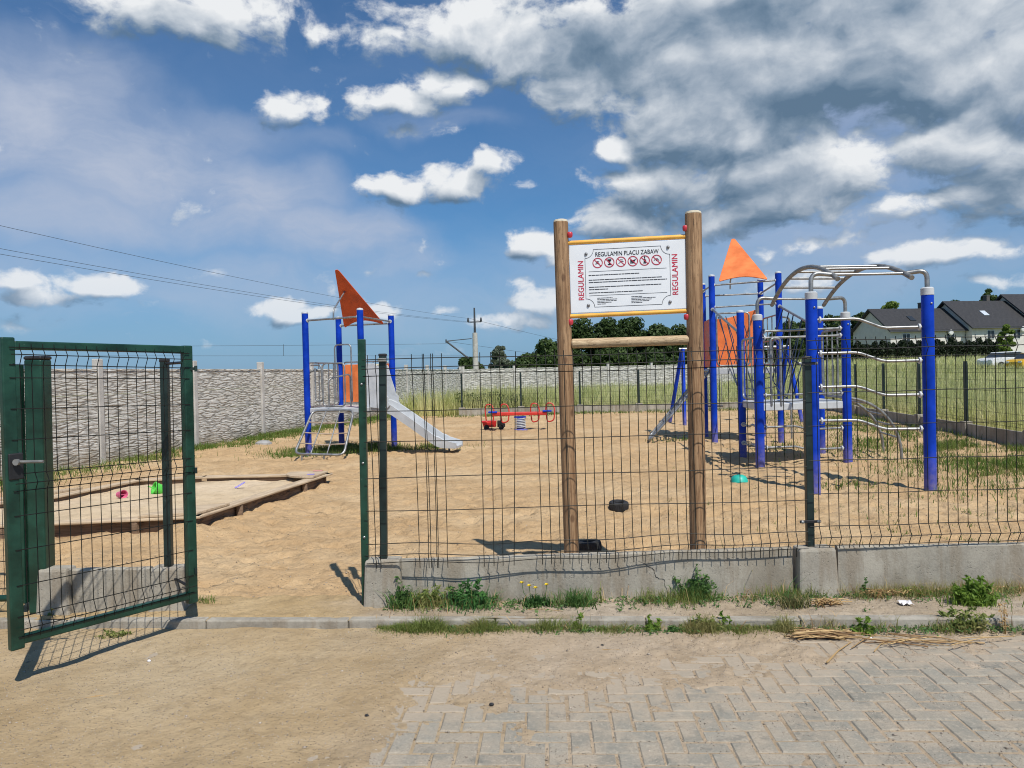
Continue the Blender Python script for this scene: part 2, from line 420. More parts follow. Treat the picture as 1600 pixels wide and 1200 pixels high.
def grid(name, X, Y, Z, mat, smooth=True):
    ny, nx = X.shape; v = np.stack([X, Y, Z], -1).reshape(-1, 3)
    i = np.arange(ny*nx).reshape(ny, nx)
    q = np.stack([i[:-1, :-1], i[:-1, 1:], i[1:, 1:], i[1:, :-1]], -1).reshape(-1)
    return np_mesh(name, v, np.full(len(q)//4, 4), q, mat, smooth=smooth)
def round_path(pts, r, n=5, closed=False):
    pts = [Vector(p) for p in pts]; out = []; N = len(pts)
    for i, p in enumerate(pts):
        if not closed and i in (0, N-1): out.append(p); continue
        a = (pts[i-1]-p); b = (pts[(i+1) % N]-p); ra = min(r, a.length*.45, b.length*.45)
        a = p+a.normalized()*ra; b = p+b.normalized()*ra
        for k in range(n+1):
            t = k/n; out.append(a*(1-t)**2+p*(2*t*(1-t))+b*t**2)
    return out

def blades(pts, h, w, lean=.35, curl=.5, rs=None):
    """many grass blades as bent strips; pts (n,3), h, w arrays"""
    rs = rs or rng; n = len(pts); a = rs.uniform(0, 2*np.pi, n); b = rs.uniform(0, 2*np.pi, n)
    h = np.broadcast_to(h, n); w = np.broadcast_to(w, n)
    sd = np.stack([np.cos(a), np.sin(a), np.zeros(n)], -1)*(w/2)[:, None]
    ln = rs.uniform(.05, 1, n)*lean
    d = np.stack([np.cos(b), np.sin(b), np.zeros(n)], -1)
    up = np.array([0, 0, 1.0])
    p1 = pts+up*(h*.55)[:, None]+d*(h*ln*.4)[:, None]
    p2 = pts+up*(h*(1-curl*ln*.5))[:, None]+d*(h*ln*(.8+curl*.5))[:, None]
    v = np.stack([pts-sd, pts+sd, p1+sd*.75, p1-sd*.75, p2], 1).reshape(-1, 3)
    base = (np.arange(n)*5)[:, None]
    f = np.concatenate([base+np.array([0, 1, 2, 3]), base+np.array([3, 2, 4])], 1).ravel()
    lp = np.tile([4, 3], n)
    return v, lp, f
def leaves(pts, nrm, size, rs=None, asp=.6):
    rs = rs or rng; n = len(pts)
    a = rs.normal(size=(n, 3)); a -= nrm*(a*nrm).sum(1)[:, None]; a /= np.linalg.norm(a, axis=1)[:, None]+1e-9
    b = np.cross(nrm, a); s = np.broadcast_to(size, n)[:, None]
    v = np.stack([pts-a*s*.5, pts+b*s*asp*.5-a*s*.05, pts+a*s*.5, pts-b*s*asp*.5-a*s*.05], 1).reshape(-1, 3)
    f = np.arange(4*n); return v, np.full(n, 4), f
# ------------------------------------------------------------------ sky and sun
SUN = Vector((.42, -.91, 1.49)).normalized()
sd = bpy.data.lights.new('sun', 'SUN'); sun = bpy.data.objects.new('sun', sd); COL.objects.link(sun)
sd.energy = 4.6; sd.angle = R(.53); sd.color = (1, .95, .86)
sun.rotation_euler = (-SUN).to_track_quat('-Z', 'Y').to_euler(); sun.location = (3, -8, 14)
world = bpy.data.worlds.new('World'); scene.world = world; world.use_nodes = True
wt = NT(world.node_tree); world.node_tree.nodes.clear()
wout = wt.n('ShaderNodeOutputWorld')
sky = wt.n('ShaderNodeTexSky', sky_type='NISHITA'); sky.sun_disc = False
sky.sun_elevation = math.asin(SUN.z); sky.sun_rotation = math.atan2(SUN.x, SUN.y)
sky.altitude = 50; sky.air_density = 1.0; sky.dust_density = .6; sky.ozone_density = 3.0
gen = wt.n('ShaderNodeTexCoord').outputs['Generated']
sp = wt.n('ShaderNodeSeparateXYZ'); wt.l(gen, sp.inputs[0])
az = wt.math('ARCTAN2', sp.outputs[0], sp.outputs[1]); el = wt.math('ARCSINE', sp.outputs[2])
cb = wt.n('ShaderNodeCombineXYZ'); wt.l(az, cb.inputs[0]); wt.l(el, cb.inputs[1])
P0 = cb.outputs[0]
# cumulus heaps: where they drift, half sizes (from the photograph, as directions), weight
CUM = [(300, 18, 165, 52, 1.0), (230, 10, 90, 34, .9), (500, 40, 60, 24, .6), (445, 160, 70, 36, .9), (480, 165, 40, 26, .7), (700, 130, 80, 42, .95), (625, 155, 100, 34, .9), (575, 175, 56, 20, .8), (760, 150, 60, 30, .55), (650, 200, 90, 20, .55),
       (620, 290, 80, 34, .95), (700, 285, 90, 36, .95), (760, 262, 56, 30, .9), (822, 288, 28, 10, .7), (660, 45, 130, 50, .9), (740, 40, 110, 60, .95), (810, 70, 90, 75, 1.0), (590, 45, 60, 24, .5),
       (950, 80, 170, 110, 1.15), (1180, 110, 260, 150, 1.25), (1430, 80, 260, 125, 1.2), (1250, 0, 480, 90, 1.2), (1620, 100, 170, 120, 1.15), (1040, 200, 110, 70, 1.0), (1200, 200, 150, 80, 1.1),
       (972, 226, 50, 32, 1.05), (1050, 300, 150, 75, 1.1), (1230, 285, 170, 85, 1.15), (1350, 265, 70, 58, 1.0), (980, 345, 120, 48, 1.0), (1500, 225, 120, 62, 1.1), (1600, 250, 90, 70, 1.1),
       (1440, 318, 95, 36, .9), (1560, 300, 110, 46, 1.0), (1120, 345, 150, 40, .95), (835, 385, 62, 36, 1.05), (880, 400, 60, 30, .9), (1450, 402, 95, 26, .95), (1525, 398, 64, 22, .95), (1270, 388, 110, 22, .75), (1580, 440, 60, 18, .7),
       (30, 435, 56, 24, .85), (75, 460, 80, 22, .8), (160, 440, 74, 24, 1.0), (425, 478, 62, 20, .95), (475, 492, 64, 18, .95), (602, 483, 44, 16, .9), (800, 500, 90, 22, .85), (850, 470, 70, 30, .9), (695, 487, 30, 12, .85), (590, 425, 34, 12, .45), (655, 435, 34, 12, .45), (560, 495, 50, 16, .6), (1250, 440, 150, 26, .6), (60, 500, 130, 18, .4), (830, 445, 60, 22, .6)]
VEIL = [(40, 175, 175, 115, 1.0), (120, 110, 90, 60, .7), (215, 255, 205, 95, 1.0), (395, 315, 155, 85, 1.0), (520, 375, 150, 58, .95), (610, 410, 130, 40, .7), (350, 200, 110, 45, .55), (90, 330, 250, 60, .8), (60, 430, 320, 80, .5), (420, 440, 320, 60, .6), (720, 480, 380, 60, .45),
        (1200, 410, 520, 100, .6), (1400, 200, 420, 140, .6), (690, 190, 120, 26, .4), (500, 215, 90, 22, .3)]
BELLY = [(930, 60, 130, 55, .55), (1150, 5, 130, 40, .5), (1060, 120, 90, 30, .25), (1250, 195, 110, 62, .62), (1340, 120, 90, 70, .42), (1060, 225, 120, 40, .40), (1030, 325, 160, 48, .62), (1190, 310, 90, 40, .35), (1540, 285, 130, 36, .55), (1450, 160, 120, 34, .3), (880, 110, 60, 40, .2), (600, 320, 120, 14, .4), (720, 318, 100, 12, .4), (450, 185, 60, 12, .3), (30, 455, 60, 14, .3), (590, 425, 40, 16, .6), (655, 435, 40, 16, .6), (840, 410, 90, 18, .2)]
GLOW = [(690, 30, 130, 45, .22), (800, 60, 60, 60, .2), (1120, 130, 120, 50, .16), (1180, 90, 60, 40, .12), (1400, 60, 150, 50, .2), (1560, 80, 130, 70, .2), (1480, 110, 90, 40, .15), (972, 222, 46, 30, .45), (1160, 222, 30, 22, .3), (1350, 258, 60, 46, .36), (1270, 245, 60, 26, .22), (960, 308, 30, 16, .2), (1500, 205, 80, 26, .3), (1440, 318, 60, 16, .2), (300, 10, 130, 34, .22), (700, 120, 60, 30, .25), (620, 275, 50, 18, .25), (760, 255, 40, 22, .25), (840, 378, 40, 18, .3), (800, 495, 60, 14, .25)]
def heap_field(P, lst, soft, fall=1.45, add=False):
    tot = None
    for (px, py, rx, ry, a) in lst:
        ca, ce = dirs(px, py); k = math.cos(ce)
        d = wt.vm('LENGTH', wt.vm('MULTIPLY', wt.vm('SUBTRACT', P, (ca, ce, 0)), (FPX/rx*k, FPX/ry, 1)))
        f = wt.mr(d, soft, fall, a, 0.0)
        tot = f if tot is None else (wt.math('ADD', tot, f) if add else wt.math('SMOOTH_MAX', tot, f, .18))
    return tot
wn = wt.n('ShaderNodeTexNoise'); wt.l(P0, wn.inputs['Vector']); wn.inputs['Scale'].default_value = 8; wn.inputs['Detail'].default_value = 5
wob = wt.vm('SUBTRACT', wn.outputs['Color'], (.5, .5, .5))
P1 = wt.vm('ADD', P0, wt.vm('MULTIPLY', wob, (.07, .045, 0)))
P2 = wt.vm('ADD', P0, wt.vm('MULTIPLY', wob, (.16, .10, 0)))
def density(off):
    Pw = wt.vm('ADD', P1, off); F = heap_field(Pw, CUM, .10, 1.42)
    n1 = wt.noise(wt.vm('MULTIPLY', Pw, (1, 1.5, 1)), 11, 5, .5)
    return wt.math('ADD', F, wt.math('MULTIPLY', wt.math('SUBTRACT', n1, .5), 1.5)), F
D0, F0 = density((0, 0, 0)); D1, _ = density((.010, .022, 0))
nf = wt.noise(wt.vm('MULTIPLY', P1, (1, 1.4, 1)), 36, 9, .58)
fine = wt.math('SUBTRACT', nf, .5)
DA = wt.math('ADD', D0, wt.math('MULTIPLY', fine, 1.3))
alpha = wt.math('MULTIPLY', wt.mr(DA, .34, .84), wt.mr(el, .02, .20, .70, 1.0))
relief = wt.math('SUBTRACT', D0, D1)
shade = wt.math('MULTIPLY_ADD', wt.math('MULTIPLY', relief, wt.mr(F0, .8, 1.2, 1.0, .42)), 1.35, .57)
shade = wt.math('ADD', shade, wt.math('MULTIPLY', fine, .42))
shade = wt.math('SUBTRACT', shade, wt.math('MULTIPLY', wt.mr(F0, .7, 1.25), .10))
shade = wt.math('SUBTRACT', shade, wt.math('MULTIPLY', heap_field(P2, BELLY, .0, 1.5), .88))
shade = wt.math('ADD', shade, heap_field(P2, GLOW, .0, 1.5), clamp=True)
ramp = wt.n('ShaderNodeValToRGB'); wt.l(shade, ramp.inputs[0]); e = ramp.color_ramp.elements
e[0].position = 0; e[0].color = c4((.115, .190, .285)); e[1].position = 1; e[1].color = c4((.84, .86, .88))
for pos, col in ((.22, (.20, .28, .38)), (.45, (.36, .43, .52)), (.72, (.60, .65, .71))):
    q = ramp.color_ramp.elements.new(pos); q.color = c4(col)
VF = heap_field(P2, VEIL, 0.15, 1.38)
vn = wt.noise(wt.vm('MULTIPLY', P2, (1, 2.0, 1)), 5, 8, .55); vn2 = wt.noise(wt.vm('MULTIPLY', P2, (1.0, 2.6, 1)), 30, 6, .6)
va = wt.math('MULTIPLY', VF, wt.math('ADD', wt.mr(vn, .25, .62, .52, 1.0), wt.math('MULTIPLY', wt.math('SUBTRACT', vn2, .5), .35)), clamp=True)
ci = wt.noise(wt.vm('ADD', wt.vm('MULTIPLY', P2, (1.0, 2.4, 1)), (3.1, 0, 0)), 9, 9, .62)
va = wt.math('MAXIMUM', va, wt.math('MULTIPLY', wt.mr(ci, .52, .78), .36))
haze_a = wt.mr(el, .0, .22, .60, 0.0)
skyb = wt.n('ShaderNodeBackground'); wt.l(wt.mix(1.0, sky.outputs[0], (.34, .70, .95, 1), 'MULTIPLY'), skyb.inputs[0]); skyb.inputs[1].default_value = .10
hb = wt.n('ShaderNodeBackground'); hb.inputs[0].default_value = c4((.225, .36, .60))
vb = wt.n('ShaderNodeBackground'); vb.inputs[0].default_value = c4((.47, .53, .66))
cbk = wt.n('ShaderNodeBackground'); wt.l(ramp.outputs[0], cbk.inputs[0])
def mixs(f, a, b):
    m = wt.n('ShaderNodeMixShader'); wt.put(m.inputs[0], f); wt.l(a, m.inputs[1]); wt.l(b, m.inputs[2]); return m.outputs[0]
s1 = mixs(haze_a, skyb.outputs[0], hb.outputs[0]); s2 = mixs(wt.math('MULTIPLY', va, .95), s1, vb.outputs[0]); s3 = mixs(alpha, s2, cbk.outputs[0])
wt.l(s3, wout.inputs[0])
try: world.cycles.sampling_method = 'MANUAL'; world.cycles.sample_map_resolution = 512
except Exception: pass
vs = scene.view_settings; vs.view_transform = 'Standard'; vs.look = 'None'; vs.gamma = 1; vs.exposure = 0.0; vs.use_curve_mapping = False
scene.cycles.filter_width = 1.05; scene.cycles.max_bounces = 6; scene.cycles.transparent_max_bounces = 8; scene.cycles.diffuse_bounces = 3

# ------------------------------------------------------------------ terrain
def kerb_y(x): return 5.03 - .068*np.asarray(x)          # street face of the kerb
STREET = -.08
def sand_h(x, y):
    x = np.asarray(x, float); y = np.asarray(y, float)
    h = (fbm(x*.55, y*.55, 3, 3)-.45)*.07 + (fbm(x*3.6, y*3.6, 4, 8)-.47)*.060+.022*sstep(0, .16, np.abs(fbm(x*4.2, y*4.2, 3, 27)-.47))
    st = fbm(x*6.5, y*6.5, 3, 21); h = h-.045*sstep(.48, .60, st)*(.4+fbm(x, y, 2, 5))
    h = h*sstep(0, .5, y-kerb_y(x)-.05)-.006
    for (ax, ay), (bx_, by_) in BANK:                       # sand banked up against the sandbox boards
        dx, dy = bx_-ax, by_-ay; t = np.clip(((x-ax)*dx+(y-ay)*dy)/(dx*dx+dy*dy), 0, 1); ds = np.hypot(x-ax-t*dx, y-ay-t*dy)
        h = h+(.055+.09*(fbm(x*2.6, y*2.6, 3, 15)-.45))*np.exp(-(ds/.38)**2)
    return h-.075*(1-sstep(.44, .66, y-kerb_y(x)))
_q = [G(310, 806, .20), G(517, 739, .20), G(322, 743, .20)]
BANK = [((_q[0].x, _q[0].y), (_q[1].x, _q[1].y)), ((-6.0, 7.75), (_q[0].x, _q[0].y))]
def field_h(x, y):
    x = np.asarray(x, float); y = np.asarray(y, float)
    h = 1.55*sstep(26, 95, y)*sstep(4, 42, x)+.25*sstep(30, 70, y)
    h = h+.25*(fbm(x*.12, y*.12, 3, 4)-.5)*sstep(32, 45, y)
    inside = sstep(-.5, .5, np.minimum(30.2-y, 10.2-x+np.maximum(0, y-16)*.12))
    return np.where(inside > 0, -.12*inside+h*(1-inside)-.03, h-.03)
def seg(*p):                      # spacing that grows away from the viewer
    return np.concatenate([np.arange(a, b, s) for a, b, s in p])
ys = seg((.36, .38, .02), (.38, 5, .035), (5, 12, .06), (12, 26.2, .14)); xs = seg((-13, -7, .12), (-7, 6.5, .05), (6.5, 13.4, .12))
X, T = np.meshgrid(xs, ys); Y = kerb_y(X)+.085+T; Y = np.minimum(Y, 31)
Z = sand_h(X, Y)
tag(grid('playground_sand', X, Y, Z, M_SAND), kind='structure')
xs_v = seg((-14, -4.5, .1), (-4.5, 5.0, .018), (5.0, 14, .1)); tv = np.concatenate([[0], np.arange(.02, .92, .018)])
Xv, Tv = np.meshgrid(xs_v, tv); Yv = kerb_y(Xv)+.012+Tv
def verge_h(x, y):
    s = y-kerb_y(x); over = 1-sstep(.06, .12, s)
    h = -.004+(fbm(x*5, y*5, 4, 51)-.47)*.035+(fbm(x*17, y*17, 3, 52)-.47)*.022
    return np.where(s < .10, .0015+(fbm(x*4, y*5, 4, 53)-.50-.16*over)*.05, h)-.20*sstep(FY0+.0, FY0+.05, y)*(x > -1.15)-.10*sstep(.56, .85, s)*(x <= -1.15)
FY0 = 5.50
tag(grid('verge_soil', Xv, Yv, verge_h(Xv, Yv), M_VERGE), kind='structure')
gx = seg((-500, -60, 40), (-60, 130, 1.6), (130, 700, 40)); gy = seg((-60, 4, 8), (6.2, 60, 1.0), (60, 170, 2.5), (170, 1500, 60))
X, Y = np.meshgrid(gx, gy)
Zf = np.where(Y < 6, -.35, np.where((np.abs(X) < 14) & (Y < 7.5), -.25, field_h(X, Y)))
tag(grid('field', X, Y, Zf, M_FIELD), kind='structure')

# street: worn pavers under drifted sand
EDGE = [(480, 1230), (560, 1200), (600, 1150), (690, 1112), (800, 1096), (900, 1100), (1010, 1082), (1100, 1070), (1200, 1070), (1240, 1045), (1330, 1022), (1450, 1012), (1600, 1008)]
ep = [G(a, b, STREET) for a, b in EDGE]; ex = np.array([p.x for p in ep]); ey = np.array([p.y for p in ep])
def sand_cover(x, y):
    yb = np.interp(x, ex, ey); yb = np.where(x < ex[0], ey[0]-(ex[0]-x)*2.5, yb)
    m = (y-yb)/.50
    m = m+(fbm(x*1.7, y*1.7, 3, 31)-.47)*1.5+(fbm(x*7, y*7, 4, 33)-.47)*3.4+(fbm(x*26, y*26, 3, 36)-.47)*1.6
    return m+2.0*sstep(.62, 1.0, -x)
def street_h(x, y):
    m = sand_cover(x, y); c = sstep(-.35, 1.5, m)
    near = sstep(.5, 0, kerb_y(x)-y)
    return STREET-.0045+c*.016+c*(fbm(x*9, y*9, 4, 40)-.47)*.018+c*(fbm(x*2.2, y*2.2, 3, 44)-.47)*.03*sstep(0, 2, m)+near*c*.014
xs = seg((-14, -4.6, .12), (-4.6, 5.0, .016), (5.0, 14, .12)); ts = seg((0, 2.6, .016), (2.6, 12, .1))
X, T = np.meshgrid(xs, ts); Y = kerb_y(X)+.001-T
tag(grid('street_sand', X, Y[::1], street_h(X, Y), M_GRIT), kind='structure')
ob = bpy.data.objects['street_sand']; ob.data.flip_normals()
# pavers 20 x 10 cm laid in herringbone
pv, pf = [], []
def paver(cx, cy, w, d):
    g = random.uniform(.003, .0055); z = STREET+random.uniform(-.003, .0022); b = .007; tx, ty = random.uniform(-.02, .02), random.uniform(-.02, .02); cx += random.uniform(-.0015, .0015); cy += random.uniform(-.0015, .0015)
    hx, hy = w/2-g, d/2-g; n = len(pv)
    for (sx, sy) in ((-1, -1), (1, -1), (1, 1), (-1, 1)): pv.append((cx+sx*hx, cy+sy*hy, z-.05))
    for (sx, sy) in ((-1, -1), (1, -1), (1, 1), (-1, 1)): pv.append((cx+sx*hx, cy+sy*hy, z-b+sx*tx*hx+sy*ty*hy))
    for (sx, sy) in ((-1, -1), (1, -1), (1, 1), (-1, 1)): pv.append((cx+sx*(hx-b), cy+sy*(hy-b), z+sx*tx*hx+sy*ty*hy))
    for k in range(4):
        a, q = k, (k+1) % 4; pf.append((n+a, n+q, n+4+q, n+4+a)); pf.append((n+4+a, n+4+q, n+8+q, n+8+a))
    pf.append((n+8, n+9, n+10, n+11))
S = .105; rot = R(-2.6)
for i in range(-70, 90):
    for j in range(-70, 90):
        if (i-j) % 4 == 0: c = ((i+1)*S, (j+.5)*S, 2*S, S)
        elif (i-j) % 4 == 3: c = ((i+.5)*S, (j+1)*S, S, 2*S)
        else: continue
        cx, cy = c[0]*math.cos(rot)-c[1]*math.sin(rot), c[0]*math.sin(rot)+c[1]*math.cos(rot)
        cx += 1.0; cy += 2.0
        if not (-2.6 < cx < 6.0 and 1.0 < cy < 5.3-.068*cx-.35): continue
        paver(c[0], c[1], c[2], c[3])
me = bpy.data.meshes.new('street_paving'); me.from_pydata(pv, [], pf); me.update()
cr_, sr_ = math.cos(rot), math.sin(rot); pa = np.array(pv); wx_, wy_ = pa[:, 0]*cr_-pa[:, 1]*sr_+1.0, pa[:, 0]*sr_+pa[:, 1]*cr_+2.0
yb_ = np.interp(wx_, ex, ey); yb_ = np.where(wx_ < ex[0], ey[0]-(ex[0]-wx_)*2.5, yb_)
me.attributes.new('dust', 'FLOAT', 'POINT').data.foreach_set('value', (1.0+np.clip((wy_-yb_)/.55, -2, 1)*.75+(fbm(wx_*2.2, wy_*2.2, 3, 37)-.47)*1.2).astype(np.float32))
o = link('street_paving', me, M_PAVER); o.location = (1.0, 2.0, 0); o.rotation_euler.z = rot; tag(o, kind='structure')
MB().box((0, -4.0, STREET-.12), (60, 18.4, .1)).build('road_bed', M_GRIT); tag(bpy.data.objects['road_bed'], kind='structure')
# kerb stones
k = MB(); kd = Vector((1, -.068, 0)).normalized()
for i in range(-9, 10):
    c = Vector((i*1.0+.35, float(kerb_y(i*1.0+.35))+.042, -.15+random.uniform(-.004, .004)))
    k.box(c, (.996, .08, .30), math.atan2(kd.y, kd.x)+random.uniform(-.004, .004))
tag(k.build('kerb', M_KERB, bevel=.012), kind='structure')
# ------------------------------------------------------------------ front fence
FY = 5.46                                          # street face of the plinth
def plinth_board(x0, x1, h, name, label, y=FY, dz=0.0, dz2=None):
    m = MB(); n = max(2, int((x1-x0)/.08)); rows = []
    for i in range(n+1):
        x = x0+(x1-x0)*i/n; w = random.uniform(-.002, .002); t = (dz+((dz2 if dz2 is not None else dz)-dz)*i/n)+random.uniform(-.003, .003)
        rows.append([(x, y+w, -.12), (x, y+w, h+t-.012), (x, y+w+.012, h+t), (x, y+.045, h+t), (x, y+.055, h+t-.01), (x, y+.055, -.12)])
    vs_ = [q for r in rows for q in r]; f = []
    for i in range(n):
        for k in range(6): a, b = i*6+k, i*6+(k+1) % 6; f.append((a, a+6, b+6, b))
    f.append(tuple(range(6))); f.append(tuple(n*6+k for k in range(5, -1, -1)))
    m.add(vs_, f)
    o = m.top(name, M_CONC, ((x0+x1)/2, y+.03, 0)); return tag(o, label, 'plinth board', 'concrete plinth boards under the front fence')
def plinth_block(x0, x1, h, y0, y1, label):
    m = MB(); t = .022
    m.add([(x0-t, y0-t, -.15), (x1+t, y0-t, -.15), (x1+t, y1+t, -.15), (x0-t, y1+t, -.15), (x0, y0, h), (x1, y0, h), (x1, y1, h), (x0, y1, h)],
          [(0, 3, 2, 1), (4, 5, 6, 7), (0, 1, 5, 4), (1, 2, 6, 5), (2, 3, 7, 6), (3, 0, 4, 7)])
    o = m.top('plinth_block', M_CONC, ((x0+x1)/2, (y0+y1)/2, 0), bevel=.02); return tag(o, label, 'concrete block', 'concrete blocks holding the front fence posts')
xL = W(570, 880, 5.42).x; xM0, xM1 = W(1242, 880, 5.45).x, W(1308, 880, 5.45).x; xE = W(626, 880, 5.45).x
plinth_block(xL, xE, .325, FY-.055, FY+.10, 'square concrete block at the free end of the fence by the gate opening')
plinth_block(xM0+.02, xM1-.02, .335, FY-.055, FY+.10, 'tapered concrete block under the middle green fence post')
plinth_board(xE+.004, xM0-.012, .315, 'plinth_board', 'grey concrete plinth board with crack below the rules sign', FY, .0, .02)
crk = bpy.data.objects['plinth_board']; rc = random.Random(8)
def crack(pts, w):
    m = MB(); P_ = [W(px, py, FY) for px, py in pts]; Q = []
    for i in range(len(P_)-1):
        for k in range(5): p = P_[i].lerp(P_[i+1], k/5); Q.append(V3(p.x+rc.uniform(-.004, .004), FY-.0012, p.z+rc.uniform(-.004, .004)))
    Q.append(P_[-1]); Q[-1].y = FY-.0012; n = len(Q); vs_ = []
    for i, q in enumerate(Q): ww = w*rc.uniform(.4, 1)*(1-.6*i/n); vs_ += [q+V3(-ww, 0, -ww*.4), q+V3(ww, 0, ww*.4), q+V3(ww, .012, ww*.4), q+V3(-ww, .012, -ww*.4)]
    m.add(vs_, [(i*4+k, i*4+(k+1) % 4, i*4+4+(k+1) % 4, i*4+4+k) for i in range(n-1) for k in range(4)]); return m.build('crack', M_BLACK, crk)
V3 = lambda *q: Vector(q)
crack([(985, 872), (1006, 880), (1022, 890), (1025, 902), (1038, 906), (1040, 918), (1048, 932)], .0022)
plinth_board(xM1+.012, xM1+2.3, .325, 'plinth_board', 'stained concrete plinth board at the right below the even mesh', FY, .01, -.01)
sx0, sx1 = W(68, 920, 5.5).x, W(292, 920, 5.5).x
plinth_block(sx0, sx0+.21, .315, FY-.03, FY+.11, 'concrete block beside the thick green gate post behind the open gate')
plinth_block(sx1-.24, sx1, .305, FY-.03, FY+.11, 'concrete block under the thin gate hinge post')
plinth_board(sx0+.225, sx1-.255, .30, 'plinth_board', 'short concrete plinth board with dry weeds behind the open gate', FY+.01)

def wire_panel(mb, xs_, zs_, fy, z0, z1, fold, r=.0030):
    """xs_: [(x at top, x at bottom)], zs_: wire heights, fy(x, z): depth, fold(z): push toward the street"""
    lv = sorted(set([z0, z1]+[q for q in zs_]))
    def pos(xt, xb, z):
        t = (z-z0)/(z1-z0); x = xb+(xt-xb)*t; return Vector((x, fy(x, z)-fold(z), z))
    for xt, xb in xs_:
        mb.tube([pos(xt, xb, z) for z in lv], r, 5)
    return pos
# panel that has lost some of its wires, bellied outward at the lower left
p1x = []
for a, b in (((575, 585), (590, 868)), ((588, 585), (597, 868)), ((643, 560), (658, 872)), ((660, 560), (672, 872)), ((662, 560), (676, 872)), ((673, 560), (685, 872)), ((676, 560), (687, 872)), ((690, 560), (701, 872)),
             ((750, 570), (757, 872)), ((767, 570), (772, 870)), ((781, 570), (786, 870)), ((806, 570), (803, 870))):
    p1x.append((W(a[0], a[1], FY-.02).x, W(b[0], b[1], FY-.02).x))
xx = W(842, 700, FY).x
while xx < W(1250, 700, FY).x: p1x.append((xx-.004, xx+.004)); xx += .0655
z1s = [1.77, 1.705, 1.655, 1.40, 1.175, .92, .685, .455, .385, .325]
def foldf(z): return .034*max(0, 1-abs(z-1.705)/.045)+.034*max(0, 1-abs(z-.385)/.05)
def belly(x, z):
    t = (x-xL)/(xM0-xL); b = max(0, 1-z/1.1)**1.3*max(0, 1-abs(t-.22)/.75)
    return FY-.030-.095*b+.010*math.sin(x*5+z*4)*max(0, 1-z)
def sag(x):                                # the bottom wires hang lower at the left
    t = (x-xL)/(xM0-xL); return -.028*max(0, 1-abs(t-.30)/.4)+.012*math.sin(x*7)
fence1 = thing('mesh_fence', 'damaged green wire fence section with missing wires between gate opening and middle post', 'fence', (xL, FY, 0), 'wire mesh fence sections along the street')
m = MB(); wire_panel(m, p1x, z1s, belly, .275, 1.805, foldf)
for z in z1s:
    n = 40; pts = []
    for i in range(n+1):
        x = xL+.02+(xM0+.07-xL)*i/n; zz = z+(sag(x) if z < .6 else 0)*(1-z)+.004*math.sin(x*3+z*9)
        pts.append((x, belly(x, z)-foldf(z)-.005, zz))
    m.tube(pts, .0032, 5)
m.build('wire_panel', M_WIRE, fence1)
m = MB(); pz = topz(565, 530, Vector((xL, FY-.0, 0)))
a = W(571, 880, FY+.02); b = W(565, 530, FY+.02); up = b-a
m.beam(a-up*.25, b, .052, .052, (0, 1, 0)); p_ = m.build('gate_post', M_GREEN, fence1, bevel=.005)
for t in (.12, .45, .8): m = MB(); c = a+up*t; m.lathe([(.009, 0), (.009, -.006), (.005, -.009)], c+Vector((0, -.026, 0)), 8, 'Y'); m.build('bolt', M_STEEL, p_)
m = MB(); a = W(600, 876, FY+.03); b = W(598, 556, FY+.03); m.beam(a-(b-a)*.02, b, .050, .050, (0, 1, 0)); p_ = m.build('post', M_GREEN2, fence1, bevel=.005)
m = MB(); m.box(b+Vector((0, 0, .006)), (.056, .056, .02)); m.build('cap', M_BLACK, p_, bevel=.006)
m = MB(); m.box(b+Vector((0, -.035, -.03)), (.06, .02, .025)); m.build('clamp', M_DSTEEL, p_, bevel=.003)

fence2 = thing('mesh_fence', 'intact green wire fence section right of the middle post with even mesh', 'fence', ((xM0+xM1)/2, FY, 0), 'wire mesh fence sections along the street')
xm = W(1262, 700, FY+.03).x
m = MB(); a = W(1266, 858, FY+.035); b = W(1260.5, 560, FY+.035); m.beam(a-(b-a)*.02, b, .052, .05, (0, 1, 0)); p_ = m.build('post', M_GREEN2, fence2, bevel=.005)
m = MB(); m.box(b+Vector((0, 0, .006)), (.058, .056, .02)); m.build('cap', M_BLACK, p_, bevel=.006)
for (px, py) in ((1262, 568), (1266, 815)):
    m = MB(); c = W(px, py, FY-.01); m.box(c, (.15, .012, .020)); cl = m.build('clamp', M_BLACK, p_, bevel=.003)
    for s in (-1, 1): m = MB(); m.lathe([(.012, 0), (.012, -.008), (.006, -.012)], c+Vector((s*.058, -.006, 0)), 8, 'Y'); m.build('bolt', M_STEEL, cl)
z2s = [1.83, 1.765, 1.70, 1.455, 1.215, .965, .725, .49, .415, .35]
m = MB(); p2x = []; xx = xm+.05
while xx < xm+2.45: p2x.append((xx, xx)); xx += .0725
def fold2(z): return .036*max(0, 1-abs(z-1.765)/.06)+.036*max(0, 1-abs(z-.415)/.06)
fy2 = lambda x, z: FY-.030+.05*max(0, (x-xm))/2.4
wire_panel(m, p2x, z2s, fy2, .33, 1.85, fold2)
for z in z2s: m.tube([(xm-.02+2.5*i/20, fy2(xm+2.5*i/20, z)-fold2(z)-.005, z+.003*math.sin(i)) for i in range(21)], .0032, 5)
m.build('wire_panel', M_WIRE, fence2)

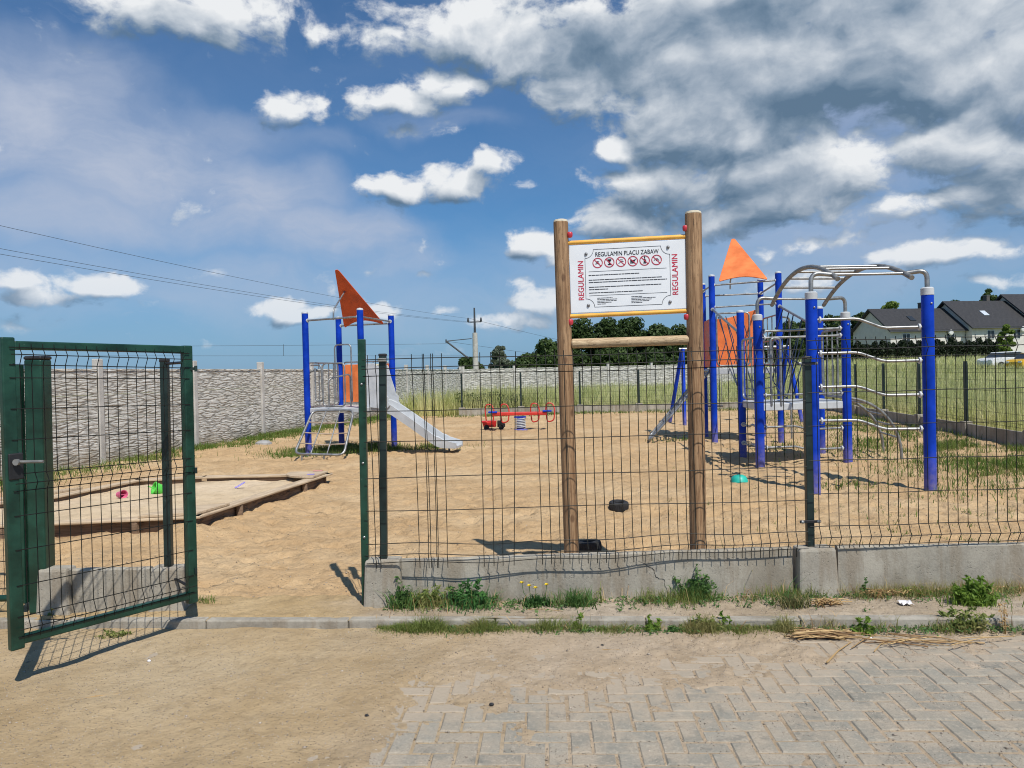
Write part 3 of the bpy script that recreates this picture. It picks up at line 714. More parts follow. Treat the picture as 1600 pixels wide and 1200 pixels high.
# thin hinge post on the left plinth and the thick gate post
hx = W(262, 700, FY+.03)
gp = thing('hinge_post', 'thin dark green post that carries the open gate', 'gate post', (hx.x, FY+.03, 0))
a = W(264, 882, FY+.03); b = W(257, 565, FY+.03); m = MB(); m.beam(a-(b-a)*.03, b, .052, .052, (0, 1, 0)); m.build('shaft', M_GREEN2, gp, bevel=.005)
m = MB(); m.box(b+Vector((0, 0, .008)), (.058, .058, .024)); m.build('cap', M_BLACK, gp, bevel=.006)
tp = W(60, 700, FY+.06)
gp2 = thing('gate_post', 'thick square green gate post with black cap and scuffed paint', 'gate post', (tp.x, FY+.06, 0))
a = W(67, 955, FY+.05); b = W(59, 562, FY+.05); m = MB(); m.beam(a, b, .128, .128, (0, 1, 0)); m.build('shaft', M_GREEN, gp2, bevel=.012)
m = MB(); m.beam(b-Vector((0, 0, .002)), b+Vector((0, 0, .026)), .134, .134, (0, 1, 0)); m.build('cap', M_BLACK, gp2, bevel=.012)
for py in (632, 880):
    m = MB(); c = W(44, py, FY+.03); m.tube([c, c+Vector((-.07, -.01, 0))], .014, 8); m.box(c+Vector((.0, -.01, 0)), (.02, .03, .05)); m.build('hinge_pin', M_BLACK, gp2)

# the wide gate leaf at the far left, shut
lx = W(31, 750, FY-.0)
wg = thing('wide_gate_leaf', 'wide green mesh gate leaf shut at the left edge', 'gate', (lx.x, FY, 0))
zb, zt = W(34, 940, FY).z, W(27, 570, FY).z
a = W(37, 942, FY); b = W(28, 570, FY); m = MB(); m.beam(a, b, .058, .05, (0, 1, 0)); m.build('stile', M_GREEN, wg, bevel=.006)
m = MB(); m.tube([W(36, 934, FY), W(36, 934, FY)+Vector((-2.0, 0, 0))], .024, 10); m.build('rail', M_GREEN, wg, smooth=True)
m = MB(); m.tube([W(28, 574, FY), W(28, 574, FY)+Vector((-2.0, 0, 0))], .024, 10); m.build('rail', M_GREEN, wg, smooth=True)
m = MB()
for i in range(30): x = lx.x-.07-.066*i; m.tube([(x, FY, zb+.04), (x, FY, zt-.03)], .0024, 5)
for i in range(9): z = zb+.1+(zt-zb-.15)*i/8; m.tube([(lx.x, FY-.005, z), (lx.x-2.0, FY-.005, z)], .0026, 5)
m.build('wire_panel', M_WIRE, wg)

# ------------------------------------------------------------------ the open gate
DF, DH = 4.27, 5.19
fb, ft = W(26, 1012, DF), W(9.5, 527, DF); hb_, ht_ = W(300, 938, DH), W(291, 540, DH)
gate = thing('open_gate', 'green mesh garden gate standing open towards the street', 'gate', (hb_.x, hb_.y, 0))
gd = (fb-hb_); gd.z = 0; gd.normalize(); gn = Vector((gd.y, -gd.x, 0))
if gn.y > 0: gn = -gn
def gbeam(nm, p, q, w, h, mat=M_GREEN):
    m = MB(); m.beam(p, q, w, h, gn); return m.build(nm, mat, gate, bevel=.008)
gbeam('stile', fb-(ft-fb)*.005, ft, .072, .05); gbeam('stile', hb_-(ht_-hb_)*.01, ht_, .066, .05)
rr = .030
m = MB(); m.beam(ft-gd*.03+Vector((0, 0, -.045)), ht_+gd*.03+Vector((0, 0, -.028)), .05, .05, (0, 0, 1)); m.build('top_rail', M_GREEN, gate, bevel=.008)
m = MB(); m.beam(fb-gd*.03+Vector((0, 0, .04)), hb_+gd*.03+Vector((0, 0, .04)), .05, .05, (0, 0, 1)); m.build('bottom_rail', M_GREEN, gate, bevel=.008)
def gpos(s, t, off=0.0):          # s along the leaf from hinge, t up from the bottom
    lo = hb_+(fb-hb_)*s; hi = ht_+(ft-ht_)*s; return lo+(hi-lo)*t+gn*off
ts_ = [.035, .062, .10, .20, .315, .425, .505, .53, .56, .67, .77, .87, .912, .945, .968]
def gfold(t):
    return .030*(max(0, 1-abs(t-.062)/.03)+max(0, 1-abs(t-.53)/.028)+max(0, 1-abs(t-.945)/.028))
m = MB()
for i in range(17):
    s = .055+.895*i/16; m.tube([gpos(s, t, .022+gfold(t)) for t in [.02]+ts_+[.985]], .0026, 5)
for t in ts_:
    m.tube([gpos(s, t, .027+gfold(t)) for s in (.0, .5, 1.0)], .0030, 5)
m.build('wire_panel', M_WIRE, gate)
m = MB(); c = gpos(.985, .585); m.beam(c-Vector((0, 0, .075)), c+Vector((0, 0, .075)), .078, .066, gn); lk = m.build('lock_case', M_BLACK, gate, bevel=.006)
m = MB(); h0 = gpos(.985, .600, .05); hd = Vector((1, .0, -.005)); m.tube([h0+hd*-.01, h0+hd*.01, h0+hd*.145], .009, 8); m.lathe([(.018, 0), (.018, -.02)], h0, 10, 'Y'); m.build('handle', M_DSTEEL, lk, smooth=True)
for (px, py) in ((306, 576), (306, 892), (306, 735)):
    m = MB(); c = W(px, py, DH); m.tube([c-Vector((0, 0, .02)), c+Vector((0, 0, .02))], .011, 8); m.beam(c, gpos(0.01, .5)*0+Vector((hb_.x+(ht_.x-hb_.x)*((c.z-hb_.z)/(ht_.z-hb_.z)), hb_.y, c.z)), .012, .02); m.build('hinge', M_GREEN2, gate)
for t in (.935, .05):
    m = MB(); c = gpos(0.0, t); q = Vector((hx.x, FY+.03, c.z)); m.tube([c, q], .010, 8); m.build('hinge_arm', M_BLACK, gate)

# ------------------------------------------------------------------ rules sign
sl_b, sl_t = W(893, 866, 5.83), W(876, 346, 5.83); sr_b, sr_t = W(1091, 860, 5.67), W(1083, 333, 5.67)
sign = thing('rules_sign', 'wooden post sign with white rules board and yellow rails behind the fence', 'sign', ((sl_b.x+sr_b.x)/2, 5.75, 0))
def log(name, p, q, r, mat, parent, top=True):
    d = (q-p); n = 26; m = MB(); pts = []; 
    path = [p+d*(i/n) for i in range(n+1)]
    m.tube(path, r, 20)
    vs2 = []
    for (x, y, z) in m.v:
        a = math.atan2(y-p.y, x-p.x); k = 1+.03*math.sin(3*z+2*a)+.02*math.sin(9*z+a*3)
        vs2.append((x, y, z))
    m.v = vs2
    o = m.build(name, mat, parent, bevel=.008, smooth=True); return o
for (b, t, r) in ((sl_b, sl_t, .0565), (sr_b, sr_t, .0615)):
    foot = b+(t-b)*((-.15-b.z)/(t.z-b.z)); po = log('post', foot, t-Vector((0, 0, .004)), r, M_LOG, sign)
    m = MB(); m.lathe([(r*.995, -.006), (r*.93, .008), (r*.75, .013), (.01, .015)], t, 20); m.build('cut_top', paint('cut_wood', (.62, .55, .42), .8, scale=40), po, smooth=True)
def sp_(px, py):                    # a point in the plane of the sign
    a, b = (876, 5.83), (1083, 5.67); d = a[1]+(b[1]-a[1])*(px-a[0])/(b[0]-a[0]); return W(px, py, d)
fr = Vector((0, -1, 0))
def rail(name, p, q, r, mat):
    m = MB(); m.tube([p, q], r, 14); return m.build(name, mat, sign, smooth=True)
rail('rail', sp_(884, 380)+fr*.0, sp_(1074, 369.5)+fr*.0, .017, M_YELLOW); rail('rail', sp_(887, 494.5), sp_(1078, 485.5), .017, M_YELLOW)
m = MB(); p, q = sp_(893, 537), sp_(1080, 531); n = 12
m.tube([p+(q-p)*(i/n) for i in range(n+1)], .037, 18); cbm = m.build('crossbeam', M_BEAM, sign, bevel=.012, smooth=True)
for (px, py) in ((890, 367), (891, 503), (1070, 357), (1072, 495)):
    m = MB(); c = sp_(px, py); m.lathe([(.004, -.026), (.017, -.022), (.022, -.008), (.022, .010), (.016, .018)], c+Vector((0, -.018, 0)), 14); m.build('rail_cap', M_CAPRED, sign, smooth=True)
bl, br, bl2, br2 = sp_(889.5, 384.5), sp_(1071, 374.5), sp_(892.5, 489.5), sp_(1073.5, 482)
BW, BH = (br-bl).length, (bl2-bl).length; O = bl2; UX = (br2-bl2).normalized(); UY = (bl-bl2); UY = (UY-UX*UX.dot(UY)).normalized(); UN = UX.cross(UY)
BW = (br2-bl2).length
if UN.y > 0: UN = -UN
ZP = .012                            # board front stands this far before the post axis
m = MB(); m.plate([(0, 0), (BW, 0), (BW, BH), (0, BH)], O+UN*(ZP-.014), UX, UY, .014); board = m.build('board', M_WHITE, sign, bevel=.002)
def bp(u, v, e=.0): return O+UX*(u*BW)+UY*(v*BH)+UN*(ZP+.0012+e)
class Ink(MB):
    def stroke(s, pts, w, closed=False, e=0.0):
        pts = [Vector((a*BW, b*BH)) for a, b in pts]; n = len(pts)
        for i in range(n if closed else n-1):
            a, b = pts[i], pts[(i+1) % n]; d = (b-a)
            if d.length < 1e-6: continue
            d.normalize(); nn = Vector((-d.y, d.x))*(w/2); d *= w*.3
            q = [a-nn-d, b-nn+d, b+nn+d, a+nn-d]
            s.add([O+UX*c.x+UY*c.y+UN*(ZP+.0012+e) for c in q], [(0, 1, 2, 3)])
        return s
    def fill(s, pts, e=0.0):
        n = len(pts); s.add([O+UX*(a*BW)+UY*(b*BH)+UN*(ZP+.0012+e) for a, b in pts], [tuple(range(n))]); return s
asp = BW/BH
# printed border with scooped corners
x0, x1, y0, y1, c = .135, .865, .075, .925, .075
def arc(cx, cy, r, a0, a1, n=8): return [(cx+r*math.cos(R(a0+(a1-a0)*i/n)), cy+r*asp*math.sin(R(a0+(a1-a0)*i/n))) for i in range(n+1)]
cx_ = .018
bord = [(x0+c+cx_, y1)]+[(x1-c-cx_, y1)]+arc(x1-cx_*0+.0, y1, c, 180, 270)+[(x1+.0, y1-c*asp)]
bord = []
for (qx, qy, a0, a1) in ((x1, y1, 180, 270), (x1, y0, 90, 180), (x0, y0, 0, 90), (x0, y1, 270, 360)): bord += arc(qx, qy, c, a0, a1)
ink = Ink(); ink.stroke(bord, .0032, True)
for v in (.60, .245): ink.stroke([(.165, v), (.835, v)], .0026)
rl = random.Random(3)
for (v, a, b) in ((.545, .165, .60), (.475, .165, .80), (.440, .165, .835), (.370, .165, .785), (.335, .165, .335), (.285, .165, .625)):
    u = a
    while u < b-.006:                 # illegible small print, as in the photo
        w_ = min(rl.uniform(.012, .045), b-u); ink.stroke([(u, v), (u+w_, v)], .0058)
        u += w_+.007
for (u0, ws) in ((.235, (.13, .17, .165, .12, .07)), (.53, (.09, .21, .17, .15, .09))):
    for i, w_ in enumerate(ws):
        v = .205-i*.022; u = u0
        while u < u0+w_-.004: q = min(rl.uniform(.012, .04), u0+w_-u); ink.stroke([(u, v), (u+q, v)], .0042); u += q+.006
ink.build('printed_text', M_INK, board)
def text(body, size, center, ux, uy, mat, name, width=None, shear=0):
    cu = bpy.data.curves.new('letters', 'FONT'); cu.body = body; cu.size = size; cu.align_x = 'CENTER'; cu.align_y = 'CENTER'; cu.offset = 0
    to = bpy.data.objects.new('letters', cu); COL.objects.link(to)
    bpy.context.view_layer.update()
    me = bpy.data.meshes.new_from_object(to.evaluated_get(bpy.context.evaluated_depsgraph_get()))
    co = np.array([v.co[:] for v in me.vertices]); bpy.data.objects.remove(to)
    co[:, :2] -= (co[:, :2].max(0)+co[:, :2].min(0))/2
    k = 1.0 if width is None else width/(co[:, 0].max()-co[:, 0].min())
    m = MB()
    for q, (sx, sy) in enumerate(((-.012, 0), (.012, 0), (0, .012), (0, -.010))): m.add([center+ux*(a*k+sx*size)+uy*(b+sy*size)+UN*(.00015*q) for a, b, _ in co], [tuple(p.vertices) for p in me.polygons])
    return m.build(name, mat, board)
text('REGULAMIN PLACU ZABAW', .047, bp(.50, .850), UX, UY, M_INK, 'heading', .545*BW)
text('REGULAMIN', .060, bp(.095, .475), UY, -UX, M_INKRED, 'side_heading', .575*BH)
text('REGULAMIN', .060, bp(.905, .50), UY, -UX, M_INKRED, 'side_heading', .585*BH)
# six forbidden-thing roundels
icons = [[[(-.35, -.2), (-.1, .25), (.3, -.2)], [(-.1, .25), (.25, .2)], [(-.35, -.2), (.0, -.1), (.3, -.2)]],
         [[(-.3, .4), (.3, .4)], [(-.22, .25), (.22, .25)], [(-.1, .05), (.1, .05)], [(0, .1), (0, -.35)], [(-.22, -.38), (.22, -.38)]],
         [[(-.4, -.3), (.1, .1)], [(.1, .1), (.4, .0)], [(-.1, .35), (.3, .3)]],
         [[(-.38, .1), (.3, .1)], [(.3, .1), (.42, .3)], [(-.3, .1), (-.34, -.35)], [(-.1, .08), (-.12, -.35)], [(.2, .08), (.22, -.35)], [(.05, .06), (.08, -.3)]],
         [[(0, .22), (0, -.05)], [(-.06, -.05), (-.12, -.45)], [(.06, -.05), (.12, -.45)], [(-.18, .18), (.2, .05)], [(0, .4), (.01, .44)]],
         [[(-.42, -.12), (-.2, .2), (.15, .2), (.4, -.12)], [(-.2, .2), (.0, -.15), (.15, .2)]]]
for i, ic in enumerate(icons):
    cu_, cv_ = .245+i*.1015, .725; r = .041
    bi = Ink()
    for s_ in ic: bi.stroke([(cu_+a*r*1.25, cv_+b*r*asp*1.25) for a, b in s_], .0085 if i in (1, 3, 4) else .0045)
    if i == 1: bi.fill([(cu_-.014, cv_+.045), (cu_+.014, cv_+.045), (cu_+.004, cv_-.01), (cu_-.004, cv_-.01)])
    if i == 4: bi.fill(arc(cu_, cv_+.05, .006, 0, 360, 8)[:-1])
    pic = bi.build('pictogram', M_INK, board)
    ri = Ink(); ri.stroke(arc(cu_, cv_, r, 0, 360, 28)[:-1], .0062, True, .0008); ri.stroke([(cu_-r*.70, cv_+r*asp*.70), (cu_+r*.70, cv_-r*asp*.70)], .0060, False, .0008); ri.build('ban_ring', M_INKRED, pic)
for (u, v) in ((.146, .865), (.852, .90), (.155, .105), (.858, .105)):
    m = MB(); c = bp(u, v); m.lathe([(.0125, 0), (.012, -.004), (.008, -.009), (.002, -.011)], c, 14, 'Y'); m.build('screw', paint('dark_chrome', (.22, .22, .23), .4, .3, bump=0), board, smooth=True)
# ------------------------------------------------------------------ play towers
def V(x, y, z): return Vector((x, y, z))
def post(parent, b, zt, r=.066, lean=None, cap=M_GREY, collar=False):
    m = MB(); m.tube([V(b.x, b.y, -.2), V(b.x, b.y, zt*.5), V(b.x, b.y, zt)], r, 18); o = m.build('post', M_BLUE, parent, smooth=True)
    m = MB()
    if collar: m.lathe([(r*1.06, -.05), (r*1.06, .035), (r*.8, .05), (.01, .055)], V(b.x, b.y, zt), 18)
    else: m.lathe([(r*1.02, -.018), (r*1.02, .004), (r*.8, .022), (.012, .032)], V(b.x, b.y, zt), 18)
    m.build('post_cap', cap, o, smooth=True)
    if collar: m = MB(); m.lathe([(.014, .004), (.014, -.006), (.006, -.012)], V(b.x+.01, b.y-r, zt-.16), 10, 'Y'); m.build('bolt', M_STEEL, o)
    return o
def tubes(name, parent, paths, r, mat=M_STEEL, seg=10, closed=False):
    m = MB()
    for p in paths: m.tube(p, r, seg, closed)
    return m.build(name, mat, parent, smooth=True)
def at_z(p, z): return V(p.x, p.y, z)
def flanged(name, parent, path, r, mat=M_STEEL):
    o = tubes(name, parent, [path], r, mat)
    for a, b in ((path[0], path[1]), (path[-1], path[-2])):
        m = MB(); d = (b-a).normalized(); m.tube([a+d*.05, a+d*.072], .043, 12); m.build('flange', M_GREY, o, smooth=True)
    return o
def uframe(parent, p, q, z0, z1, nb, r=.017, inset=.12, name='railing', mat=M_STEEL):
    d = (q-p); a, b = p+d*inset, q-d*inset
    fr_ = round_path([at_z(a, z0), at_z(b, z0), at_z(b, z1), at_z(a, z1)], .1, 5, True)
    o = tubes(name, parent, [fr_], r, mat, 10, True)
    if nb:
        m = MB()
        for i in range(nb): c = a+(b-a)*((i+1)/(nb+1)); m.tube([at_z(c, z0), at_z(c, z1)], r*.75, 8)
        m.build('bars', mat, o, smooth=True)
    return o
def sail_roof(parent, bl_, br_, ap, dz, mat):
    """sail-shaped roof board: base corners, apex, scooped lower edge"""
    ux = (br_-bl_); w = ux.length; ux.normalize(); ay = ap-bl_; uy = (ay-ux*ay.dot(ux)); h = uy.length; uy.normalize(); ax = ay.dot(ux)
    poly = [(0, 0)]
    for i in range(1, 10): t = i/10; poly.append((w*t, dz*math.sin(math.pi*t)))
    poly += [(w, 0), (w+.01, .04)]
    poly += [(ax+.05, h-.04), (ax+.02, h), (ax-.035, h-.005), (ax-.05, h-.05), (-.02, .05)]
    m = MB(); m.plate(poly, bl_, ux, uy, .022); return m.build('roof_board', mat, parent, bevel=.006)

# ---- left tower with slide
P1, P3, P4, P2 = V(-4.40, 16.2, 0), V(-3.12, 15.7, 0), V(-2.74, 17.35, 0), V(-4.05, 17.8, 0)
tl = thing('slide_tower', 'blue post play tower with dark orange roof sail and grey slide', 'play tower', (-3.6, 16.7, 0))
for p in (P1, P3, P4, P2): post(tl, p, 3.05, .068)
DZ = 1.0
m = MB(); c4_ = [P1, P3, P4, P2]; cen = (P1+P3+P4+P2)/4
m.add([at_z(p, DZ-.10) for p in c4_]+[at_z(p, DZ) for p in c4_], [(3, 2, 1, 0), (4, 5, 6, 7), (0, 1, 5, 4), (1, 2, 6, 5), (2, 3, 7, 6), (3, 0, 4, 7)])
m.build('deck', M_GREY, tl, bevel=.01)
flanged('roof_bar', tl, [at_z(P1, 2.88), at_z(P3, 2.90)], .021); flanged('roof_bar', tl, [at_z(P2, 2.86), at_z(P4, 2.86)], .021); flanged('roof_bar', tl, [at_z(P3, 2.90), at_z(P4, 2.9)], .018)
bl_, br_ = W(540, 511, 17.6), W(599, 506, 17.4); ap = W(526, 421, 16.45)
sail_roof(tl, bl_, br_, ap, .16, M_RORANGE)
s0, s1, s2 = W(521, 500, 16.1), W(521, 484, 16.1), W(539, 455, 16.85)
tubes('roof_strut', tl, [round_path([s0, s1, s2], .1)], .017)
m = MB(); m.lathe([(.05, -.03), (.05, .03)], s2, 12, 'Y'); m.build('strut_plate', M_RORANGE, tl)
# orange boards at the back
for (u0, u1) in ((.07, .47), (.52, .95)):
    a, b = P2+(P4-P2)*u0, P2+(P4-P2)*u1; m = MB(); d = (b-a); L = d.length; d.normalize()
    m.plate([(0, 0), (L, 0), (L, .88), (0, .88)], at_z(a, 1.06), d, V(0, 0, 1), .018); m.build('side_board', M_ORANGE, tl, bevel=.01)
a = P2+(P4-P2)*.10; b = P2+(P4-P2)*.46
uframe(tl, P2, P4, 1.04, 2.0, 2, .016, .07)
# left side: handle loops and rails
uframe(tl, P1, P2, 1.02, 1.98, 2, .017, .06)
dfr = (P3-P1).normalized()
tubes('grab_loop', tl, [round_path([at_z(P1+dfr*.12, 1.92), at_z(P1+dfr*.38, 1.92), at_z(P1+dfr*.40, 1.15), at_z(P1+dfr*.22, 1.15), at_z(P1+dfr*.22, 1.86)], .08)], .018)
tubes('grab_loop', tl, [round_path([at_z(P1+dfr*.36+V(.1, .9, 0), 1.1), at_z(P1+dfr*.36+V(.1, .9, 0), 2.38), at_z(P1+dfr*.36+V(.50, .75, 0), 2.38), at_z(P1+dfr*.36+V(.50, .75, 0), 1.1)], .1)], .017)
tubes('grab_loop', tl, [round_path([at_z(P1+dfr*.55, 1.02), at_z(P1+dfr*.55, 1.62), at_z(P1+dfr*.85+V(.1, .5, 0), 1.72), at_z(P1+dfr*.85+V(.1, .5, 0), 1.02)], .09)], .017)
tubes('side_pole', tl, [round_path([at_z(P1+V(-.12, .5, 0), -.1), at_z(P1+V(-.12, .5, 0), 1.75), at_z(P1+V(.02, .5, 0), 1.82), at_z(P1+V(.3, .6, 0), 1.82)], .12)], .024, M_DSTEEL)
uframe(tl, P3, P1, 1.04, 1.95, 1, .016, .70)
# net ramp
f0, f1, f2, f3 = W(489, 642, 16.0), W(553, 641, 15.75), W(537, 711, 14.95), W(460, 709, 15.1)
nf = tubes('ramp_frame', tl, [round_path([f0, f1, f2, f3], .14, 6, True)], .025, M_STEEL, 12, True)
tubes('ramp_bar', tl, [[f0+(f1-f0)*t, f3+(f2-f3)*t] for t in (.33, .66)], .013, M_STEEL)
tubes('net_rope', tl, [[f0+(f3-f0)*t, (f0+(f3-f0)*t+f1+(f2-f1)*t)/2+V(0, .03, -.03), f1+(f2-f1)*t] for t in (.27, .52, .76)], .012, M_ROPEL)
for t in (.15, .6): tubes('ramp_foot', tl, [[f3+(f2-f3)*t, at_z(f3+(f2-f3)*t, -.1)]], .018, M_DSTEEL)
# slide
sa = (P3+P4)/2*.60+(P3*.0+P4*1.0)*.40; sa = V(-2.93, 16.45, DZ); sdv = V(.985, -.17, 0).normalized(); sw = V(-sdv.y, sdv.x, 0)
prof = [(-.05, .98), (.22, .955), (.42, .86), (.8, .60), (1.12, .37), (1.36, .20), (1.52, .145), (1.80, .135)]
prof = [(a, b) for a, b in prof]; cs = [(-.33, .16), (-.30, .175), (-.27, .16), (-.25, .01), (-.19, -.005), (.19, -.005), (.25, .01), (.27, .16), (.30, .175), (.33, .16), (.32, -.05), (.0, -.06), (-.32, -.05)]
vs_, fs_ = [], []
fine = []
for i in range(len(prof)-1):
    for k in range(4): t = k/4; fine.append((prof[i][0]*(1-t)+prof[i+1][0]*t, prof[i][1]*(1-t)+prof[i+1][1]*t))
fine.append(prof[-1])
for i, (s, z) in enumerate(fine):
    kx = 1 if s < 1.45 else max(.35, 1-(s-1.45)*1.6)
    for (u, h) in cs: vs_.append(sa*1.0+sdv*s+sw*u+V(0, 0, z-DZ+(h*kx if h > 0 else h*(1 if s < 1.5 else .8))))
n = len(cs)
for i in range(len(fine)-1):
    for k in range(n): fs_.append((i*n+k, i*n+(k+1) % n, (i+1)*n+(k+1) % n, (i+1)*n+k))
fs_.append(tuple(range(n))); fs_.append(tuple((len(fine)-1)*n+k for k in range(n-1, -1, -1)))
m = MB(); m.add(vs_, fs_); sl = m.build('slide', M_SLIDE, tl, smooth=True)
for s in (-.345, .345):
    poly = [(-.22, .02), (.30, -.06), (.40, .03), (.36, .10), (.37, .20), (.30, .26), (.28, .36), (.20, .62), (.14, .88), (.06, .93), (-.16, .93), (-.22, .86)]
    m = MB(); m.plate(poly, sa+sw*s+sdv*0+V(0, 0, .0), sdv, V(0, 0, 1), .02); m.build('slide_cheek', M_GREY, tl, bevel=.006)
m = MB(); m.tube([sa+sdv*.05-sw*.3+V(0, 0, .9), sa+sdv*.05+sw*.3+V(0, 0, .9)], .018, 10); m.build('slide_crossbar', paint('pale_knob', (.75, .70, .45), .5), tl, smooth=True)
for u in (-.2, .2): m = MB(); m.tube([sa+sdv*1.52+sw*u+V(0, 0, -.85), sa+sdv*1.52+sw*u+V(0, 0, -1.2)], .022, 8); m.build('slide_foot', M_DSTEEL, tl)

# ---- right play structure
A, B, C, D = G(1273, 767), G(1454, 767), G(1188, 729), G(1325, 723)
E = G(1161, 713); J = V(W(1282, 600, 14.2).x, 14.2, 0)
Gt, Ft = G(1117, 691), G(1221, 691); Ht = V(W(1102, 650, 18.4).x, 18.4, 0); It = V(W(1191, 600, 18.1).x, 18.1, 0)
pr = thing('climbing_structure', 'large blue post climbing structure with orange roof sail and arched overhead ladder', 'climbing frame', ((A.x+D.x)/2, 13.2, 0))
for p, py, rr_ in ((A, 462, .075), (B, 455, .075), (C, 496, .075), (D, 492, .073)):
    post(pr, p, topz(1250 if p in (A,) else 1188, py, p) if False else W((1266 if p is A else 1449 if p is B else 1185 if p is C else 1322), py, p.y).z, rr_, collar=True)
for p, px, py in ((E, 1157, 487), (J, 1280, 481), (Gt, 1111, 431), (Ft, 1212, 426), (Ht, 1099, 444), (It, 1189, 437)): post(pr, p, W(px, py, p.y).z, .068)
zT = {k: W(px, py, p.y).z for k, p, px, py in (('A', A, 1266, 462), ('B', B, 1449, 455), ('C', C, 1185, 496), ('D', D, 1322, 492))}
# arched overhead ladder
def arch(q0, q1, ri): 
    pts = []
    for i in range(17):
        t = i/16; p = q0+(q1-q0)*t; pts.append(V(p.x, p.y, p.z+ri*(1-(2*t-1)**2)))
    return pts
r1a, r1b = W(1309, 436, 9.75), W(1206, 477, 12.7); r2a, r2b = W(1425, 434, 9.6), W(1287, 477, 12.8)
ra1 = arch(r1a, r1b, .36); ra2 = arch(r2a, r2b, .36)
for ra in (ra1, ra2):
    o = tubes('arch_rail', pr, [ra], .032, M_DSTEEL, 12)
m = None
for i in (1, 3, 5, 7, 9, 11, 13, 15):
    tubes('rung', pr, [[ra1[i], ra2[i]]], .019, M_STEEL)
def bent(p, zt, q): 
    return round_path([at_z(p, zt+.02), at_z(p, q.z+.03), q], .2, 7)
for p, k_, q in ((A, 'A', ra1[1]), (B, 'B', ra2[1]), (C, 'C', ra1[15]), (D, 'D', ra2[15])): tubes('bent_arm', pr, [bent(p, zT[k_], q)], .030, M_STEEL, 12)
# wavy bars between the two near posts
def wavy(p, q, z, drop, r=.019, back=False):
    d = q-p; return round_path([at_z(p+d*.03, z), at_z(p+d*.40, z), at_z(p+d*.62, z-drop), at_z(p+d*.97, z-drop)], .07, 4)
for pya, pyb in ((500, 510.5), (552.5, 563), (605, 616.5), (657.5, 670)):
    za, zb_ = W(1275, pya, A.y).z, W(1445, pyb, B.y).z
    flanged('wavy_bar', pr, wavy(A, B, za, za-zb_), .020)
for z in (.62, .28):
    flanged('wavy_bar', pr, [at_z(p, z+dz_) for p, dz_ in ((C+(D-C)*.03, .03), (C+(D-C)*.40, .03), (C+(D-C)*.55, -.03), (C+(D-C)*.97, -.03))], .019)
    flanged('wavy_bar', pr, [at_z(p, z+dz_) for p, dz_ in ((E+(C-E)*.03, -.02), (E+(C-E)*.4, -.02), (E+(C-E)*.6, .03), (E+(C-E)*.97, .03))], .019)
# low deck between C D J E
zd = 1.04
m = MB(); cs4 = [C, D, J, E]; m.add([at_z(p, zd-.12) for p in cs4]+[at_z(p, zd) for p in cs4], [(3, 2, 1, 0), (4, 5, 6, 7), (0, 1, 5, 4), (1, 2, 6, 5), (2, 3, 7, 6), (3, 0, 4, 7)]); m.build('deck', M_GREY, pr, bevel=.012)
uframe(pr, D, J, zd+.06, 2.27, 3, .020, .10); uframe(pr, E, C, zd+.06, 2.15, 2, .020, .10)
dcd = (D-C)
for u in (.14, ):
    tubes('grab_loop', pr, [round_path([at_z(C+dcd*u, zd-.03), at_z(C+dcd*u, zd+1.08), at_z(C+dcd*(u+.11), zd+1.08), at_z(C+dcd*(u+.11), zd-.03)], .06)], .021)
flanged('guard_bar', pr, [at_z(C+dcd*.03, 2.24), at_z(C+dcd*.97, 2.27)], .021); flanged('guard_bar', pr, [at_z(C+dcd*.03, 2.13), at_z(C+dcd*.97, 2.15)], .019)
flanged('guard_bar', pr, [at_z(C+dcd*.03, 1.18), at_z(C+dcd*.97, 1.18)], .019)
# bowed ladder down from the deck to the right
for (st, px, py, d_) in ((D+V(.07, .25, 0), 1413, 718, 13.05), (J+V(.07, -.15, 0), 1381, 706, 14.2)):
    e_ = G(px, py); e_ = V(e_.x, d_, 0); w = e_-at_z(st, 0); pts = []
    for i in range(15):
        t = i/14; a = t*math.pi/2; pts.append(V(st.x+w.x*math.sin(a), st.y+w.y*t, .02+(zd+.02)*math.cos(a)))
    pts.append(at_z(e_, -.1)); 
    if st.y < 13.6: bowA = pts
    else: bowB = pts
    tubes('bow_rail', pr, [pts], .026, M_DSTEEL, 10)
for i in (4, 7, 9, 11): tubes('rung', pr, [[bowA[i], bowB[i]]], .018, M_STEEL)
# tall tower
zt_ = 1.64
m = MB(); cs4 = [Gt, Ft, It, Ht]; m.add([at_z(p, zt_-.13) for p in cs4]+[at_z(p, zt_) for p in cs4], [(3, 2, 1, 0), (4, 5, 6, 7), (0, 1, 5, 4), (1, 2, 6, 5), (2, 3, 7, 6), (3, 0, 4, 7)]); m.build('deck', M_GREY, pr, bevel=.012)
zb1 = W(1150, 438, Gt.y).z
for p, q in ((Gt, Ft), (Ht, It), (Gt, Ht), (Ft, It)): flanged('roof_bar', pr, [at_z(p, zb1-(.18 if p is Ht else .1)), at_z(q, zb1-(.18 if q is It else .06))], .020)
sail_roof(pr, W(1124.5, 440.5, Gt.y-.03), W(1198, 437.5, Ft.y-.03), W(1146, 374, 17.9), .14, M_ORANGE)
tubes('roof_strut', pr, [[W(1141, 452, 18.2), W(1141, 440, 18.2), W(1148, 405, 17.55)]], .018)
dht = (It-Ht).normalized(); L = (It-Ht).length
m = MB(); m.plate([(.1, 0), (L-.1, 0), (L-.1, 1.35), (L*.45, 1.18), (.1, 1.14)], at_z(Ht, zt_+.04), dht, V(0, 0, 1), .018); m.build('side_board', M_ORANGE, pr, bevel=.008)
dgh = (Ht-Gt).normalized(); L = (Ht-Gt).length
